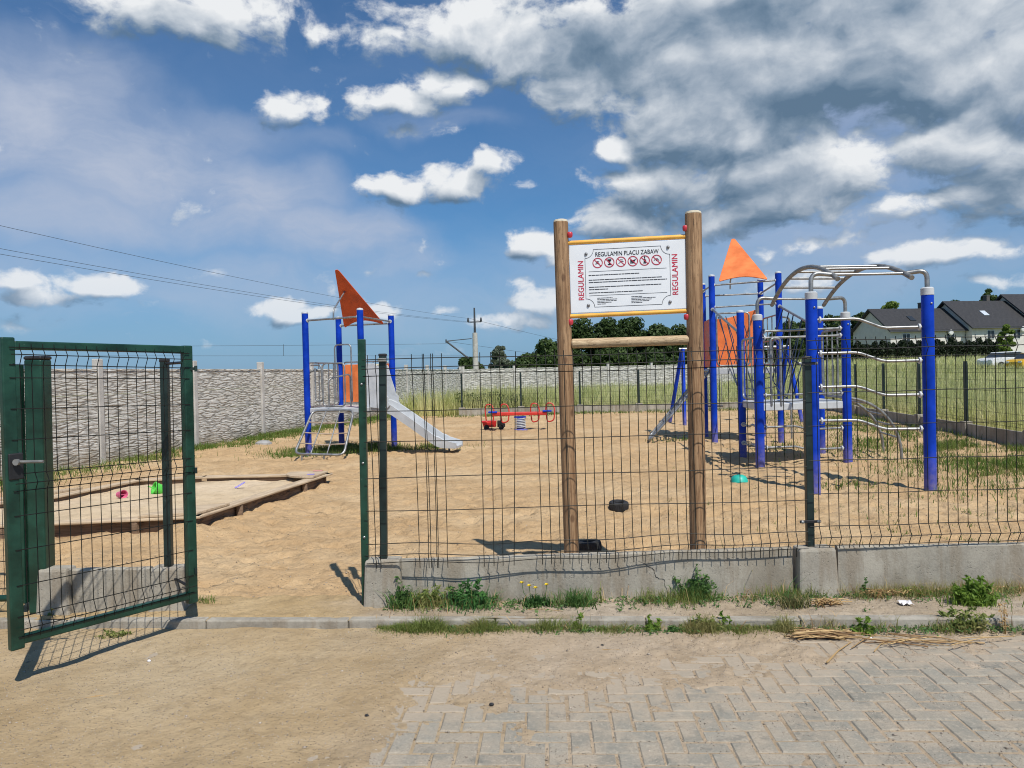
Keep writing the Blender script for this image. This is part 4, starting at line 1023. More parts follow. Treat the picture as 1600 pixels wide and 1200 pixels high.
m = MB(); m.plate([(.12, 0), (L-.1, 0), (L-.1, 1.1), (.12, 1.1)], at_z(Gt, zt_+.04), dgh, V(0, 0, 1), .018); m.build('side_board', M_RORANGE, pr, bevel=.008)
uframe(pr, Gt, Gt+(Ft-Gt)*.62, zt_+.06, zt_+1.22, 0, .019, .10)
nt = []
a, b = Gt+(Ft-Gt)*.09, Gt+(Ft-Gt)*.55
for i in range(5): t = i/4; nt.append([at_z(a+(b-a)*t, zt_+1.15), at_z(a+(b-a)*min(1, t+.25), zt_+.6), at_z(a+(b-a)*t, zt_+.1)])
tubes('rope_net', pr, nt, .011, M_ROPE, 6)
flanged('guard_bar', pr, [at_z(Gt, zt_+1.36), at_z(Ft, zt_+1.38)], .018); flanged('guard_bar', pr, [at_z(Ft, zt_+.6), at_z(It, zt_+.6)], .018)
uframe(pr, Ft, It, zt_+.06, zt_+1.15, 2, .018, .12)
# rope bridge from the tall tower down to the low deck
h1 = [at_z(Gt, W(1113, 483, Gt.y).z), at_z(E, W(1156, 522, E.y).z)]; h2 = [at_z(Ft, W(1216, 478, Ft.y).z), at_z(J, W(1275, 514, J.y).z)]
flanged('hand_rail', pr, h1, .024); flanged('hand_rail', pr, h2, .024)
ropes = []
fl0, fl1 = [at_z(Gt+(Ft-Gt)*.25, zt_), at_z(E+(J-E)*.25, zd)], [at_z(Gt+(Ft-Gt)*.8, zt_), at_z(E+(J-E)*.8, zd)]
rb_ = random.Random(4)
for i in range(1, 7):
    t = i/7; sg = -.30*math.sin(math.pi*t); u, w = fl0[0].lerp(fl0[1], t)+V(0, 0, sg), fl1[0].lerp(fl1[1], t)+V(0, 0, sg)
    q = h2[0].lerp(h2[1], t+rb_.uniform(-.04, .04)); ropes += [[q, w+V(rb_.uniform(-.05, .12), 0, .45), w], [u, (u+w)/2+V(0, 0, -.06), w]]
    if i in (2, 4, 6): p = h1[0].lerp(h1[1], t); ropes.append([p, u+V(-.08, 0, .3), u])
    if i > 1: ropes.append([q, w.lerp(fl1[0].lerp(fl1[1], t-.14)+V(0, 0, sg), 1)])
for f in (fl0, fl1): ropes.append([f[0].lerp(f[1], i/8)+V(0, 0, -.30*math.sin(math.pi*i/8)) for i in range(9)])
ropes.append([(h2[0].lerp(h2[1], i/8)+fl1[0].lerp(fl1[1], i/8))/2+V(0, 0, -.2*math.sin(math.pi*i/8)) for i in range(9)])
tubes('rope_bridge', pr, ropes, .011, M_ROPE, 6)
# net ramp leaning on the tall tower
f2, f3 = G(1030, 692), G(1013, 690); f0, f1 = at_z(Gt+(Ht-Gt)*.12+V(-.05, 0, 0), zt_-.05), at_z(Gt+(Ht-Gt)*.9+V(-.05, 0, 0), zt_-.05)
b0, b1 = V(G(1016, 693).x, 16.95, .06), V(G(1018, 690).x+.1, 18.1, .06)
rf = tubes('ramp_frame', pr, [round_path([f0, f1, b1, b0], .12, 5, True)], .026, M_STEEL, 10, True)
tubes('ramp_bar', pr, [[f0.lerp(f1, t), b0.lerp(b1, t)] for t in (.33, .66)], .014, M_STEEL, 8)
tubes('net_rope', pr, [[f0.lerp(b0, t), f1.lerp(b1, t)] for t in [i/8 for i in range(1, 8)]], .012, M_ROPE, 6)
tubes('climbing_pole', pr, [round_path([at_z(It+V(.35, -.9, 0), -.1), at_z(It+V(.35, -.9, 0), 2.75), at_z(Ft+V(.1, .2, 0), 2.75)], .15)], .022, M_STEEL)

# ---- swing at the back
sw_ = thing('swing_frame', 'blue two legged swing frame standing at the back of the playground', 'swing', (6.6, 22.9, 0))
lx0, lx1 = G(1059, 661).x, G(1226, 655).x; y_ = 22.9; tb = V(lx0+.15, y_, 2.25); tb2 = V(lx1-.15, y_, 2.25)
for xa in (lx0, lx1):
    t_ = tb if xa == lx0 else tb2
    for s in (-1, 1):
        m = MB(); m.tube([V(xa+(.0 if s < 0 else -.14), y_+s*.75, -.1), t_+V(0, s*.04, 0)], .058, 12); m.build('leg', M_BLUE, sw_, smooth=True)
m = MB(); m.tube([tb-V(.1, 0, 0), tb2+V(.1, 0, 0)], .045, 12); m.build('top_bar', M_STEEL, sw_, smooth=True)
st_ = MB(); sx = 6.15; st_.box((sx, y_, .5), (.44, .17, .04)); se = st_.build('swing_seat', M_BLACK, sw_, bevel=.01)
tubes('chain', sw_, [[V(sx+s*.2, y_, .5), V(sx+s*.2, y_, 2.22)] for s in (-1, 1)], .008, M_STEEL, 6)

# ---- spring see-saw
c = G(813, 672); ss = thing('spring_seesaw', 'red spring seesaw with tubular red handles and blue seats', 'seesaw', (c.x, c.y, 0))
zz = W(813, 646, c.y).z; L = .80
m = MB(); m.lathe([(.21, -.02), (.21, .02), (.10, .05), (.09, .10)], c, 20); m.lathe([(.10, .08), (.10, zz-.12)], c, 16); m.box(c+V(0, 0, zz-.10), (.34, .2, .04)); m.build('spring_base', M_BLUE, ss, smooth=True)
hel = []
for i in range(120): t = i/119; a = t*2*math.pi*6; hel.append(c+V((.15)*math.cos(a), .15*math.sin(a), .06+t*(zz-.2)))
tubes('spring', ss, [hel], .015, M_GREY, 6)
m = MB(); m.beam(c+V(-L, 0, zz), c+V(L*.98, 0, zz-.01), .17, .10); m.build('beam', M_RED, ss, bevel=.02)
for s in (-1, 1):
    m = MB(); m.box(c+V(s*L*.98, 0, zz+.055), (.26, .24, .05)); m.build('seat', M_BLUE, ss, bevel=.02)
    for s2 in (.02, .46):
        x = c.x+s*(L*1.12-s2)
        lo = round_path([V(x-.06, c.y, zz-.26), V(x+.10, c.y-.05, zz-.22), V(x+.13, c.y-.05, zz+.12), V(x+.06, c.y, zz+.28), V(x-.10, c.y, zz+.28), V(x-.13, c.y+.05, zz+.1), V(x-.1, c.y+.05, zz-.2)], .09, 4, True)
        tubes('handle', ss, [[q+V(0, (-.16 if k % 1 else .0), 0) for k, q in enumerate(lo)]], .019, M_RED, 8, True)
# ---- sandbox
def zp(px, py, z): return G(px, py, z)
zs = .20
ring = [zp(310, 806, zs), zp(517, 739, zs), zp(322, 743, zs), zp(215, 748, zs), zp(70, 776, zs), V(-7.3, 8.9, zs), V(-6.0, 7.75, zs)]
sb = thing('sandbox', 'low wooden sandbox with weathered plank rim left of the gate opening', 'sandbox', (-4.8, 9.7, 0))
n = len(ring); cen = sum(ring, V(0, 0, 0))/n
inner = [p+(cen-p).normalized()*.20 for p in ring]
for i in range(n):
    a, b = ring[i], ring[(i+1) % n]; d = (b-a).normalized(); nn = V(-d.y, d.x, 0)
    if nn.dot(cen-a) < 0: nn = -nn
    def plank(name, o, w, h, zc, mat, ext=.0, be=.008):
        m = MB(); L_ = (b-a).length+2*ext
        m.box((0, 0, 0), (L_, w, h)); mid = (a+b)/2+nn*o; e = bpy.data.objects
        ob_ = m.build(name, mat, None, bevel=be); ob_.parent = sb; ob_.location = V(mid.x, mid.y, zc)-sb.location; ob_.rotation_euler.z = math.atan2(d.y, d.x); return ob_
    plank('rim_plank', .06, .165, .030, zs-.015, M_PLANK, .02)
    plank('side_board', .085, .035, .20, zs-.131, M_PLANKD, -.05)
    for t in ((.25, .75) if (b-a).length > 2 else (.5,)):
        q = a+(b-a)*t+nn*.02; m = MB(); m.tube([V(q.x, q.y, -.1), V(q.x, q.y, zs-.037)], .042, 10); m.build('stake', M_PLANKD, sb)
for i in (0, 1, 4):
    p = ring[i]; q = ring[(i+1) % n]; o = ring[i-1]; u = (q-p).normalized(); w = (o-p).normalized(); k = .62
    poly = [p+u*.03+w*.03]+[p+u*k*math.cos(t*math.pi/2/6)+w*k*math.sin(t*math.pi/2/6) for t in range(7)]
    vs_ = [at_z(q_, zs+.003) for q_ in poly]+[at_z(q_, zs+.034) for q_ in poly]; nn_ = len(poly)
    f = [tuple(range(nn_-1, -1, -1)), tuple(range(nn_, 2*nn_))]+[(j, (j+1) % nn_, nn_+(j+1) % nn_, nn_+j) for j in range(nn_)]
    m = MB(); m.add(vs_, f); m.build('corner_seat', M_PLANK, sb, bevel=.006)
m = MB(); mp = ring[1]+(ring[0]-ring[1])*.10; mp2 = ring[1]+(ring[2]-ring[1])*.22
tp_ = MB(); tp_.box(at_z(ring[1]+(ring[0]-ring[1])*.12+V(-.12, 0, 0), zs+.040), (.10, .06, .006)); tp_.build('paint_patch', M_LILAC, sb)
tp_ = MB(); tp_.box(at_z(ring[1]+(ring[2]-ring[1])*.10+V(0, -.02, 0), zs+.040), (.14, .06, .006)); tp_.build('paint_patch', paint('faded_pink', (.6, .25, .25), .7), sb)
# sand inside
bx = np.array([p.x for p in inner]); by = np.array([p.y for p in inner])
gx_, gy_ = np.meshgrid(np.arange(-7.3, -2.6, .04), np.arange(7.7, 11.9, .04))
def inpoly(x, y, px_, py_):
    r = np.zeros(x.shape, bool); j = len(px_)-1
    for i in range(len(px_)):
        c_ = ((py_[i] > y) != (py_[j] > y)) & (x < (px_[j]-px_[i])*(y-py_[i])/(py_[j]-py_[i]+1e-12)+px_[i]); r ^= c_; j = i
    return r
rb = np.array([(p.x, p.y) for p in [q+(cen-q).normalized()*.05 for q in ring]])
ins = inpoly(gx_, gy_, rb[:, 0], rb[:, 1]); zz_ = .125+(fbm(gx_*2.2, gy_*2.2, 3, 61)-.45)*.08+(fbm(gx_*9, gy_*9, 3, 62)-.45)*.03
idm = np.arange(gx_.size).reshape(gx_.shape); ok = ins[:-1, :-1] & ins[1:, :-1] & ins[:-1, 1:] & ins[1:, 1:]
q = np.stack([idm[:-1, :-1][ok], idm[:-1, 1:][ok], idm[1:, 1:][ok], idm[1:, :-1][ok]], -1).ravel()
o = np_mesh('sandbox_sand', np.stack([gx_, gy_, zz_], -1).reshape(-1, 3), np.full(len(q)//4, 4), q, M_BOXSAND, smooth=True); tag(o, kind='structure')
def sbz(x, y): return float(.125+(fbm(x*2.2, y*2.2, 3, 61)-.45)*.08+(fbm(x*9, y*9, 3, 62)-.45)*.03)
# toys
def bucket(px, py, z, mat, label, rx=80, rz=30, name='sand_bucket', sc=1.0):
    p = G(px, py, z); t = thing(name, label, 'toy', (p.x, p.y, z+.05*sc)); m = MB()
    m.lathe([(.05*sc, -.07*sc), (.072*sc, .07*sc), (.080*sc, .075*sc), (.080*sc, .085*sc), (.066*sc, .08*sc), (.048*sc, -.055*sc)], t.location, 16); b = m.build('bucket', mat, t, smooth=True)
    m = MB(); m.tube([t.location+V(.075*sc*math.cos(a), 0, .08*sc+.07*sc*math.sin(a)) for a in [math.pi*i/8 for i in range(9)]], .005*sc, 6); m.build('handle', mat, t)
    t.rotation_euler = (R(rx), 0, R(rz)); return t
bucket(189, 777, .13, M_PINK, 'small pink toy bucket lying in the sandbox sand', 85, 60, sc=.75)
bucket(251, 771, .13, M_LIME, 'bright green toy bucket lying in the sandbox sand', 70, -50, sc=1.1)
p = G(371, 765, .115); t = thing('sand_shovel', 'lilac toy shovel lying in the sandbox sand', 'toy', (p.x, p.y, .12)); m = MB()
m.beam(p+V(-.03, -.02, .03), p+V(.0, .0, .04), .024, .018); m.build('handle', M_LILAC, t, bevel=.004); m = MB(); m.plate([(0, -.045), (.10, -.04), (.125, 0), (.10, .04), (0, .045)], p+V(.0, .0, .035), V(.75, .5, .45), V(-.2, .95, .1), .012); m.build('blade', M_LILAC, t, bevel=.003)
def tyre(px, py, r, h, label, rz=0, rx=0):
    p = G(px, py); m = MB(); N = 28; prof_ = [(r*.52, -h*.46), (r*.80, -h*.5), (r*.95, -h*.42), (r, -h*.22), (r, h*.22), (r*.95, h*.42), (r*.80, h*.5), (r*.52, h*.46), (r*.46, h*.3), (r*.46, -h*.3)]
    c = V(p.x, p.y, h*.42); vs_ = []; fs_ = []
    for k in range(N*2):
        a = math.pi*k/N
        for j, (rr_, z) in enumerate(prof_):
            if j in (3, 4): rr_ *= (1.0 if k % 2 else .94)
            vs_.append(V(rr_*math.cos(a), rr_*math.sin(a), z))
    K = len(prof_)
    for k in range(2*N):
        for j in range(K): fs_.append((k*K+j, ((k+1) % (2*N))*K+j, ((k+1) % (2*N))*K+(j+1) % K, k*K+(j+1) % K))
    m.add(vs_, fs_); o = m.build('tyre_toy', M_TYRE); o.location = c; o.rotation_euler = (R(rx), 0, rz); tag(o, label, 'toy'); return o
tyre(967, 796, .118, .105, 'small black toy tyre lying alone on open sand', .3, 6)
tyre(921, 861, .112, .105, 'small black toy tyre beside the left log post of the rules sign', .9, -5)
# toy truck
p = G(772, 671); tk = thing('toy_truck', 'red toy dump truck left beside the spring seesaw', 'toy truck', (p.x, p.y, 0)); m = MB()
m.add([p+V(-.30, -.13, .08), p+V(.06, -.13, .08), p+V(.06, .13, .08), p+V(-.30, .13, .08), p+V(-.36, -.16, .26), p+V(.08, -.16, .26), p+V(.08, .16, .26), p+V(-.36, .16, .26)], [(3, 2, 1, 0), (0, 1, 5, 4), (1, 2, 6, 5), (2, 3, 7, 6), (3, 0, 4, 7), (4, 5, 6, 7)]); m.build('tipper', M_PLAST_RED, tk, bevel=.015)
m = MB(); m.add([p+V(.10, -.11, .07), p+V(.33, -.11, .07), p+V(.33, .11, .07), p+V(.10, .11, .07), p+V(.10, -.11, .26), p+V(.22, -.11, .26), p+V(.22, .11, .26), p+V(.10, .11, .26), p+V(.33, -.11, .16), p+V(.33, .11, .16)], [(3, 2, 1, 0), (0, 1, 8, 5, 4), (3, 7, 6, 9, 2), (1, 2, 9, 8), (8, 9, 6, 5), (4, 5, 6, 7), (0, 4, 7, 3)]); m.build('cab', M_BLACK, tk, bevel=.01)
for (wx, wy) in ((-.22, -.13), (-.22, .13), (.22, -.12), (.22, .12)):
    m = MB(); m.lathe([(.075, -.03), (.08, 0), (.075, .03)], p+V(wx, wy, .075), 14, 'Y'); m.build('wheel', M_TYRE, tk, smooth=True)
# half-buried teal shell
p = G(1155, 753); m = MB(); m.lathe([(.125, -.02), (.12, .03), (.10, .075), (.06, .10), (.01, .105)], p, 18); o = m.top('toy_mould', M_TEAL, p, smooth=True); o.rotation_euler.x = R(-14); tag(o, 'teal toy mould half sunk in sand near the climbing posts', 'toy')
p = G(412, 694); m = MB(); m.lathe([(.20, -.02), (.19, .05), (.12, .11), (.02, .13)], p, 9); o = m.top('boulder', concrete('boulder_stone', (.33, .33, .33)), p); o.scale = (1.1, .7, .8); tag(o, 'grey stone lying in the grass at the foot of the wall', 'stone')
# ------------------------------------------------------------------ concrete wall, back fence, pole, wires
def wall_run(p0, dr, n, L, h, label, first=0, nm='concrete_wall'):
    dr = dr.normalized(); t = thing(nm, label, 'wall', p0); ang = math.atan2(dr.y, dr.x); nn = V(-dr.y, dr.x, 0)
    pm = po = None
    for i in range(n+1):
        q = p0+dr*(L*i)
        if po is None:
            m = MB(); m.box((0, 0, h/2), (.14, .16, h+.4)); po = m.build('post', M_WPOST, None, bevel=.015); po.parent = t; o = po
        else: o = po.copy(); COL.objects.link(o)
        o.location = q-t.location; o.rotation_euler.z = ang
        if i == n: break
        if pm is None:
            m = MB(); k = 4; hh = h/k
            for j in range(k):
                m.box((0, 0, j*hh+hh/2-.05), (L-.14, .06, hh-.006))
            m.box((0, 0, h-.03), (L-.14, .09, .05))
            pm = m.build('panel', M_STONE, None, bevel=.008); pm.parent = t; o = pm
        else: o = pm.copy(); COL.objects.link(o)
        o.location = q+dr*(L/2)-t.location; o.rotation_euler.z = ang
    return t
w0 = V(W(-60, 750, 12.6).x, 12.6, 0)
wa = G(305, 699); wb = V(W(718, 600, 44).x, 44, 0); wd = (wb-wa).normalized()
st = wa-wd*3.25*3
wall_run(st, wd, 11, 3.25, 1.95, 'long pale concrete wall with stone pattern running along the left side')
en = st+wd*3.25*11
wall_run(en+V(.15, .1, 0), V(1, .42, 0), 6, 3.25, 1.95, 'farther concrete wall with stone pattern behind the back fence and meadow')
# back and side fence
def thin_fence(p0, p1, n, h, label, nm='mesh_fence', plinth=True):
    d = (p1-p0); L = d.length/n; d.normalize(); t = thing(nm, label, 'fence', p0, 'thin mesh fences around the playground'); ang = math.atan2(d.y, d.x)
    pp = None
    for i in range(n+1):
        if pp is None:
            m = MB(); m.box((0, 0, h/2), (.062, .062, h+.1)); pp = m.build('post', M_GREEN2, None); pp.parent = t; o = pp
        else: o = pp.copy(); COL.objects.link(o)
        o.location = d*(L*i)
    wp = None
    for i in range(n):
        if wp is None:
            m = MB()
            for z in (.35, .42, .6, .82, 1.04, 1.26, 1.42, 1.50): m.tube([V(0, 0, z), V(L, 0, z)], .003, 4)
            k = int(L/.075)
            for j in range(k): m.tube([V(L*(j+.5)/k, .0, .33), V(L*(j+.5)/k, 0, h)], .0024, 4)
            wp = m.build('wire_panel', M_WIRE, None); wp.parent = t; o = wp
        else: o = wp.copy(); COL.objects.link(o)
        o.location = d*(L*i); o.rotation_euler.z = ang
    m = MB(); m.box((d.length*0+L*n/2, 0, .10), (L*n, .06, .36)); q = m.build('plinth', M_CONC, None, bevel=.01); q.parent = t; q.rotation_euler.z = ang
    for i in range(n+1):
        m = MB(); m.box((0, 0, .12), (.26, .18, .42)); b = m.build('plinth_block', M_CONC, None, bevel=.02); b.parent = t; b.location = d*(L*i); b.rotation_euler.z = ang
    return t
bk0, bk1 = V(W(722, 640, 30).x, 30, 0), V(12.1, 30.2, 0)
thin_fence(bk0, bk1, 6, 1.62, 'thin green mesh fence across the back before the tall grass')
sd0, sd1 = V(12.1, 30.2, 0), V(W(1538, 600, 16).x+.0, 16, 0)
r0 = sd1+(sd1-sd0).normalized()*7.2
thin_fence(r0, sd0, 8, 1.62, 'thin green mesh fence along the right side before the meadow and houses')

# railway mast and wires
pd = 68; pb = V(W(744, 600, pd).x, pd, 0)
pole = thing('railway_mast', 'concrete and steel railway mast with side arm beyond the wall', 'mast', pb)
zt1 = W(741, 520, pd).z; zt2 = W(740, 481, pd).z
m = MB(); m.tube([V(pb.x, pb.y, -.5), at_z(pb, zt1)], .30, 12, r2=.22); m.build('shaft', M_WPOST, pole)
m = MB(); m.tube([at_z(pb, zt1-.6), at_z(pb, zt2)], .12, 8, r2=.07); m.build('steel_top', M_CABLE, pole)
zc = W(741, 503, pd).z
m = MB(); m.tube([at_z(pb, zc)+V(-.6, 0, 0), at_z(pb, zc)+V(.6, 0, 0)], .05, 8)
for s in (-1, 1): m.lathe([(.08, 0), (.10, .15), (.06, .35), (.03, .4)], at_z(pb, zc)+V(s*.58, 0, 0), 8)
m.build('crossarm', M_CABLE, pole)
a0, a1, a2 = W(737, 529, pd), W(697, 533, pd), W(732, 560, pd)
m = MB(); m.tube([a0, a1], .04, 6); m.tube([a1, a2], .075, 8); m.tube([a1+V(0, 0, .15), a1-V(0, 0, .15)], .06, 6); m.build('side_arm', M_CABLE, pole)
def wire(name, label, pts, r=.02):
    m = MB(); fine_ = []
    for i in range(len(pts)-1):
        for k in range(8): t = k/8; q = pts[i].lerp(pts[i+1], t); fine_.append(q-V(0, 0, .4*math.sin(math.pi*t)*0))
    fine_.append(pts[-1]); m.tube(fine_, r, 5); o = m.top(name, M_CABLE, pts[0]); return tag(o, label, 'cable', 'railway wires beyond the wall')
def sag_path(p, q, s, n=14): return [p.lerp(q, i/n)-V(0, 0, s*4*(i/n)*(1-i/n)) for i in range(n+1)]
for (p, q, s, lab) in (((-120, 325, 25), (735, 498, pd), .35, 'highest thin overhead wire rising to the left edge from the mast'),
                       ((-120, 366, 26), (735, 503, pd), .35, 'upper one of the two close overhead wires rising left from the mast'),
                       ((-120, 376, 26), (747, 505, pd), .35, 'lower one of the two close overhead wires rising left from the mast')):
    wire('overhead_wire', lab, sag_path(W(*p), W(*q), s), .0085)
for (p, q, s, lab) in (((-200, 541, 62), (700, 537, pd), .1, 'upper level railway wire left of the mast arm'), ((-200, 556, 62), (730, 556, pd), 0, 'lower level railway wire left of the mast arm'),
                       ((735, 498, pd), (1000, 555, 150), .3, 'faint overhead wire descending right from the mast top'), ((697, 533, pd), (1000, 572, 150), .2, 'faint railway wire passing right behind the mast')):
    wire('overhead_wire', lab, sag_path(W(*p), W(*q), s), .013)
for px in (443, 185):
    wire('dropper_wire', 'short vertical wire joining the two level railway wires, %s' % ('behind the open gate' if px < 300 else 'left of the slide tower'), [W(px, 538, 64), W(px, 556, 64)], .017)

# ------------------------------------------------------------------ houses
def house(cr, L, Wd, he, hr, rot, label, wins=2):
    base = cr+Matrix.Rotation(rot, 3, 'Z') @ V(L/2, Wd/2, 0); t = thing('row_house', label, 'house', base); t.rotation_euler.z = rot
    def B(name, m, mat, par=t, bevel=0):
        o = m.build(name, mat, None, bevel); o.parent = par; return o
    m = MB(); x, y = L/2, Wd/2
    m.add([(-x, -y, -2), (x, -y, -2), (x, y, -2), (-x, y, -2), (-x, -y, he), (x, -y, he), (x, y, he), (-x, y, he), (-x, 0, hr-.12), (x, 0, hr-.12)],
          [(0, 1, 5, 4), (2, 3, 7, 6), (3, 0, 4, 8, 7), (1, 2, 6, 9, 5), (0, 3, 2, 1)]); B('wall', m, M_HOUSE)
    m = MB(); o_ = .45; sl = (hr-he)/y; ye = y+o_; ze = he-o_*sl
    for s in (-1, 1):
        m.add([(-x-o_, s*ye, ze), (x+o_, s*ye, ze), (x+o_, 0, hr), (-x-o_, 0, hr), (-x-o_, s*ye, ze+.2), (x+o_, s*ye, ze+.2), (x+o_, 0, hr+.22), (-x-o_, 0, hr+.22)],
              [(0, 3, 2, 1), (4, 5, 6, 7), (0, 1, 5, 4), (1, 2, 6, 5), (2, 3, 7, 6), (3, 0, 4, 7)])
    rf = B('roof', m, M_ROOF)
    m = MB(); m.box((L*.22, .4, hr+.3), (.5, .7, 1.3)); B('chimney', m, paint('chimney_brick', (.10, .09, .085), .9), rf)
    m = MB(); m.box((L*.22, .4, hr+1.0), (.62, .82, .09)); B('chimney_cap', m, M_DSTEEL, rf)
    for i in range(wins):
        wx = -x+L*(i+.7)/(wins+.4)
        m = MB(); m.box((wx, -y-.02, he-1.15), (1.15, .08, 1.2)); w_ = B('window', m, M_FRAME)
        m = MB()
        for q in (-1, 1): m.box((wx+q*.27, -y-.06, he-1.15), (.46, .04, 1.04))
        B('pane', m, M_GLASS, w_)
    m = MB(); k = .55; yc = -y*k; zc_ = he+(hr-he)*(1-k)+.26; m.box((-L*.1, yc, zc_), (.8, 1.1, .10), Matrix.Rotation(math.atan2(hr-he, y), 3, 'X')); B('skylight', m, M_GLASS if 'low' in label else paint('bright_skylight', (.55, .6, .65), .15, bump=0), rf)
    m = MB(); m.tube([(-x-o_, -ye-.05, ze+.05), (x+o_, -ye-.05, ze+.05)], .07, 8); B('gutter', m, M_CABLE, rf)
    m = MB(); m.lathe([(.4, 0), (.3, -.10), (.05, -.14)], (x*.55, -y-.4, he-.5), 14, 'Y'); B('dish', m, M_FRAME)
    return t
hrot = R(11); hx_, hy_ = Matrix.Rotation(hrot, 3, 'Z') @ V(1, 0, 0), Matrix.Rotation(hrot, 3, 'Z') @ V(0, 1, 0); c1 = W(1392, 562, 98)
house(c1, 11.2, 7.6, 3.9, 6.7, hrot, 'nearest row house with low dark roof and pale gable end', 3)
c2 = c1+hx_*11.25-hy_*1.1+V(0, 0, .25); house(c2, 9.6, 9.2, 3.9, 7.4, hrot, 'middle row house with tall dark roof and bright skylight', 2)
c3 = c2+hx_*9.65+hy_*.4+V(0, 0, .35); house(c3, 12.0, 9.2, 4.5, 8.0, hrot, 'row house at the right edge with highest dark roof', 3)

# ------------------------------------------------------------------ cars
def car(px, py, d, rot, mat, label):
    b = W(px, py, d); t = thing('parked_car', label, 'car', b); t.rotation_euler.z = rot
    side = [(-2.1, .35), (-2.12, .75), (-1.95, .92), (-1.5, .98), (-.85, 1.40), (.55, 1.46), (1.25, 1.20), (1.75, 1.0), (2.05, .85), (2.1, .4), (1.75, .28), (-1.8, .28)]
    def part(nm, f, mt, par=t, be=.05):
        m = MB(); f(m); o = m.build(nm, mt, None, be); o.parent = par; return o
    part('body', lambda m: m.plate([(a, min(z, .98)) for a, z in side], (0, .86, 0), (1, 0, 0), (0, 0, 1), 1.72), mat)
    part('cabin', lambda m: m.plate([(-1.5, .96), (-.9, 1.36), (.5, 1.42), (1.2, 1.16), (1.5, .96)], (0, .74, 0), (1, 0, 0), (0, 0, 1), 1.48), M_GLASS, be=.04)
    part('roof', lambda m: m.plate([(-.95, 1.36), (-.85, 1.42), (.5, 1.47), (.65, 1.40)], (0, .72, 0), (1, 0, 0), (0, 0, 1), 1.44), mat, be=.02)
    for wx in (-1.3, 1.3):
        for wy in (-.82, .82):
            w_ = part('wheel', lambda m: m.lathe([(.24, -.1), (.31, -.09), (.32, 0), (.31, .09), (.24, .1)], (wx, wy, .32), 20, 'Y'), M_TYRE, be=0)
            part('rim', lambda m: m.lathe([(.2, -.11), (.2, .11)], (wx, wy, .32), 12, 'Y'), M_STEEL, w_, 0)
    for s in (-.6, .6): part('headlight', lambda m: m.box((-2.08, s, .74), (.1, .34, .16)), M_FRAME, be=.02)
car(1574, 577, 62, R(8), M_CARW, 'white car parked beyond the meadow before the hedge')
car(1622, 580, 58, R(8), M_CARY, 'yellow car parked at the right edge beyond the meadow')

# ------------------------------------------------------------------ trees
def foliage(name, clumps, nl, size, mat, parent, seed, flat=.0):
    rs = np.random.default_rng(seed); P, N = [], []
    for (c, r) in clumps:
        k = int(nl*max(.3, r[0]*r[2])); d = rs.normal(size=(k, 3)); d /= np.linalg.norm(d, axis=1)[:, None]
        rad = rs.uniform(.45, 1.08, k)[:, None]**.6; P.append(np.array(c)+d*rad*np.array(r)); nn = d+rs.normal(size=(k, 3))*.55; N.append(nn/np.linalg.norm(nn, axis=1)[:, None])
    P = np.concatenate(P); N = np.concatenate(N); off = np.array(wloc(parent)[:]) if parent is not None else 0
    v, lp, f = leaves(P-off*0, N, rs.uniform(.6, 1.3, len(P))*size, rs)
    return np_mesh(name, v, lp, f, mat, parent)
def make_tree(h, w, mat, label, seed, leaf=.32, trunk=.25, group=None, low=.12, n=34, name='tree', cat='tree', dens=230):
    rd = random.Random(seed); t = thing(name, label, cat, (0, 0, 0), group)
    m = MB(); m.tube([V(0, 0, -.6), V(.05*h*.2, 0, h*.3), V(rd.uniform(-.3, .3), 0, h*.62), V(0, 0, h*.85)], trunk, 8, r2=trunk*.2)
    cl = []
    for i in range(n):
        z = h*(low+(1-low-.08)*(i+.5)/n); q = (z/h-low)/(1-low); env = w*math.sin(math.pi*min(1, .18+q*.82))**.7*(1 if q < .6 else 1-.35*(q-.6)/.4)
        a = i*2.4+rd.uniform(-.5, .5); rr_ = env*rd.uniform(.30, .95); r = w*rd.uniform(.20, .42)
        c = (rr_*math.cos(a), rr_*math.sin(a), z+rd.uniform(-.04, .04)*h); cl.append((c, (r, r, r*.75)))
        if i % 3 == 0: m.tube([V(0, 0, max(.2*h, z-.2*h)), V(c[0]*.5, c[1]*.5, z-.07*h), V(*c)], trunk*.32, 6, r2=.02)
    m.build('trunk', M_BARK, t, smooth=True)
    foliage('crown', cl, dens/(w*w*.08), leaf, mat, t, seed); return t
protos = {}
def tree_at(kind, px, d, top, halfw, label, group=None, mats=None, zb_=None, **kw):
    """tree whose crown tops out at a seen height"""
    p = W(px, 560, d); z0 = float(field_h(p.x, d)) if zb_ is None else zb_; h = W(px, top, d).z-z0; w = halfw/FPX*d
    mt = {'dark': M_LEAF, 'mid': M_LEAF2, 'pale': M_LEAF3, 'bright': M_LEAF4}[kind]
    t = make_tree(h, w, mt, label, int(px*7+d), group=group, **kw); t.location = (p.x, d, z0); return t
GW = 'trees of the dark wood behind the far wall'
tree_at('dark', 733, 105, 560, 24, 'small dark round tree behind the railway mast foot', low=.05, leaf=.5, n=26)
tree_at('pale', 781, 78, 538, 17, 'slender grey green tree right of the railway mast', low=.02, leaf=.26, n=44, dens=120)
tree_at('mid', 822, 92, 556, 36, 'low green bush tree at the left end of the wood', low=.0, leaf=.45)
tree_at('mid', 858, 92, 536, 36, 'mid green tree half behind the left log post of the sign', low=.0, leaf=.45)
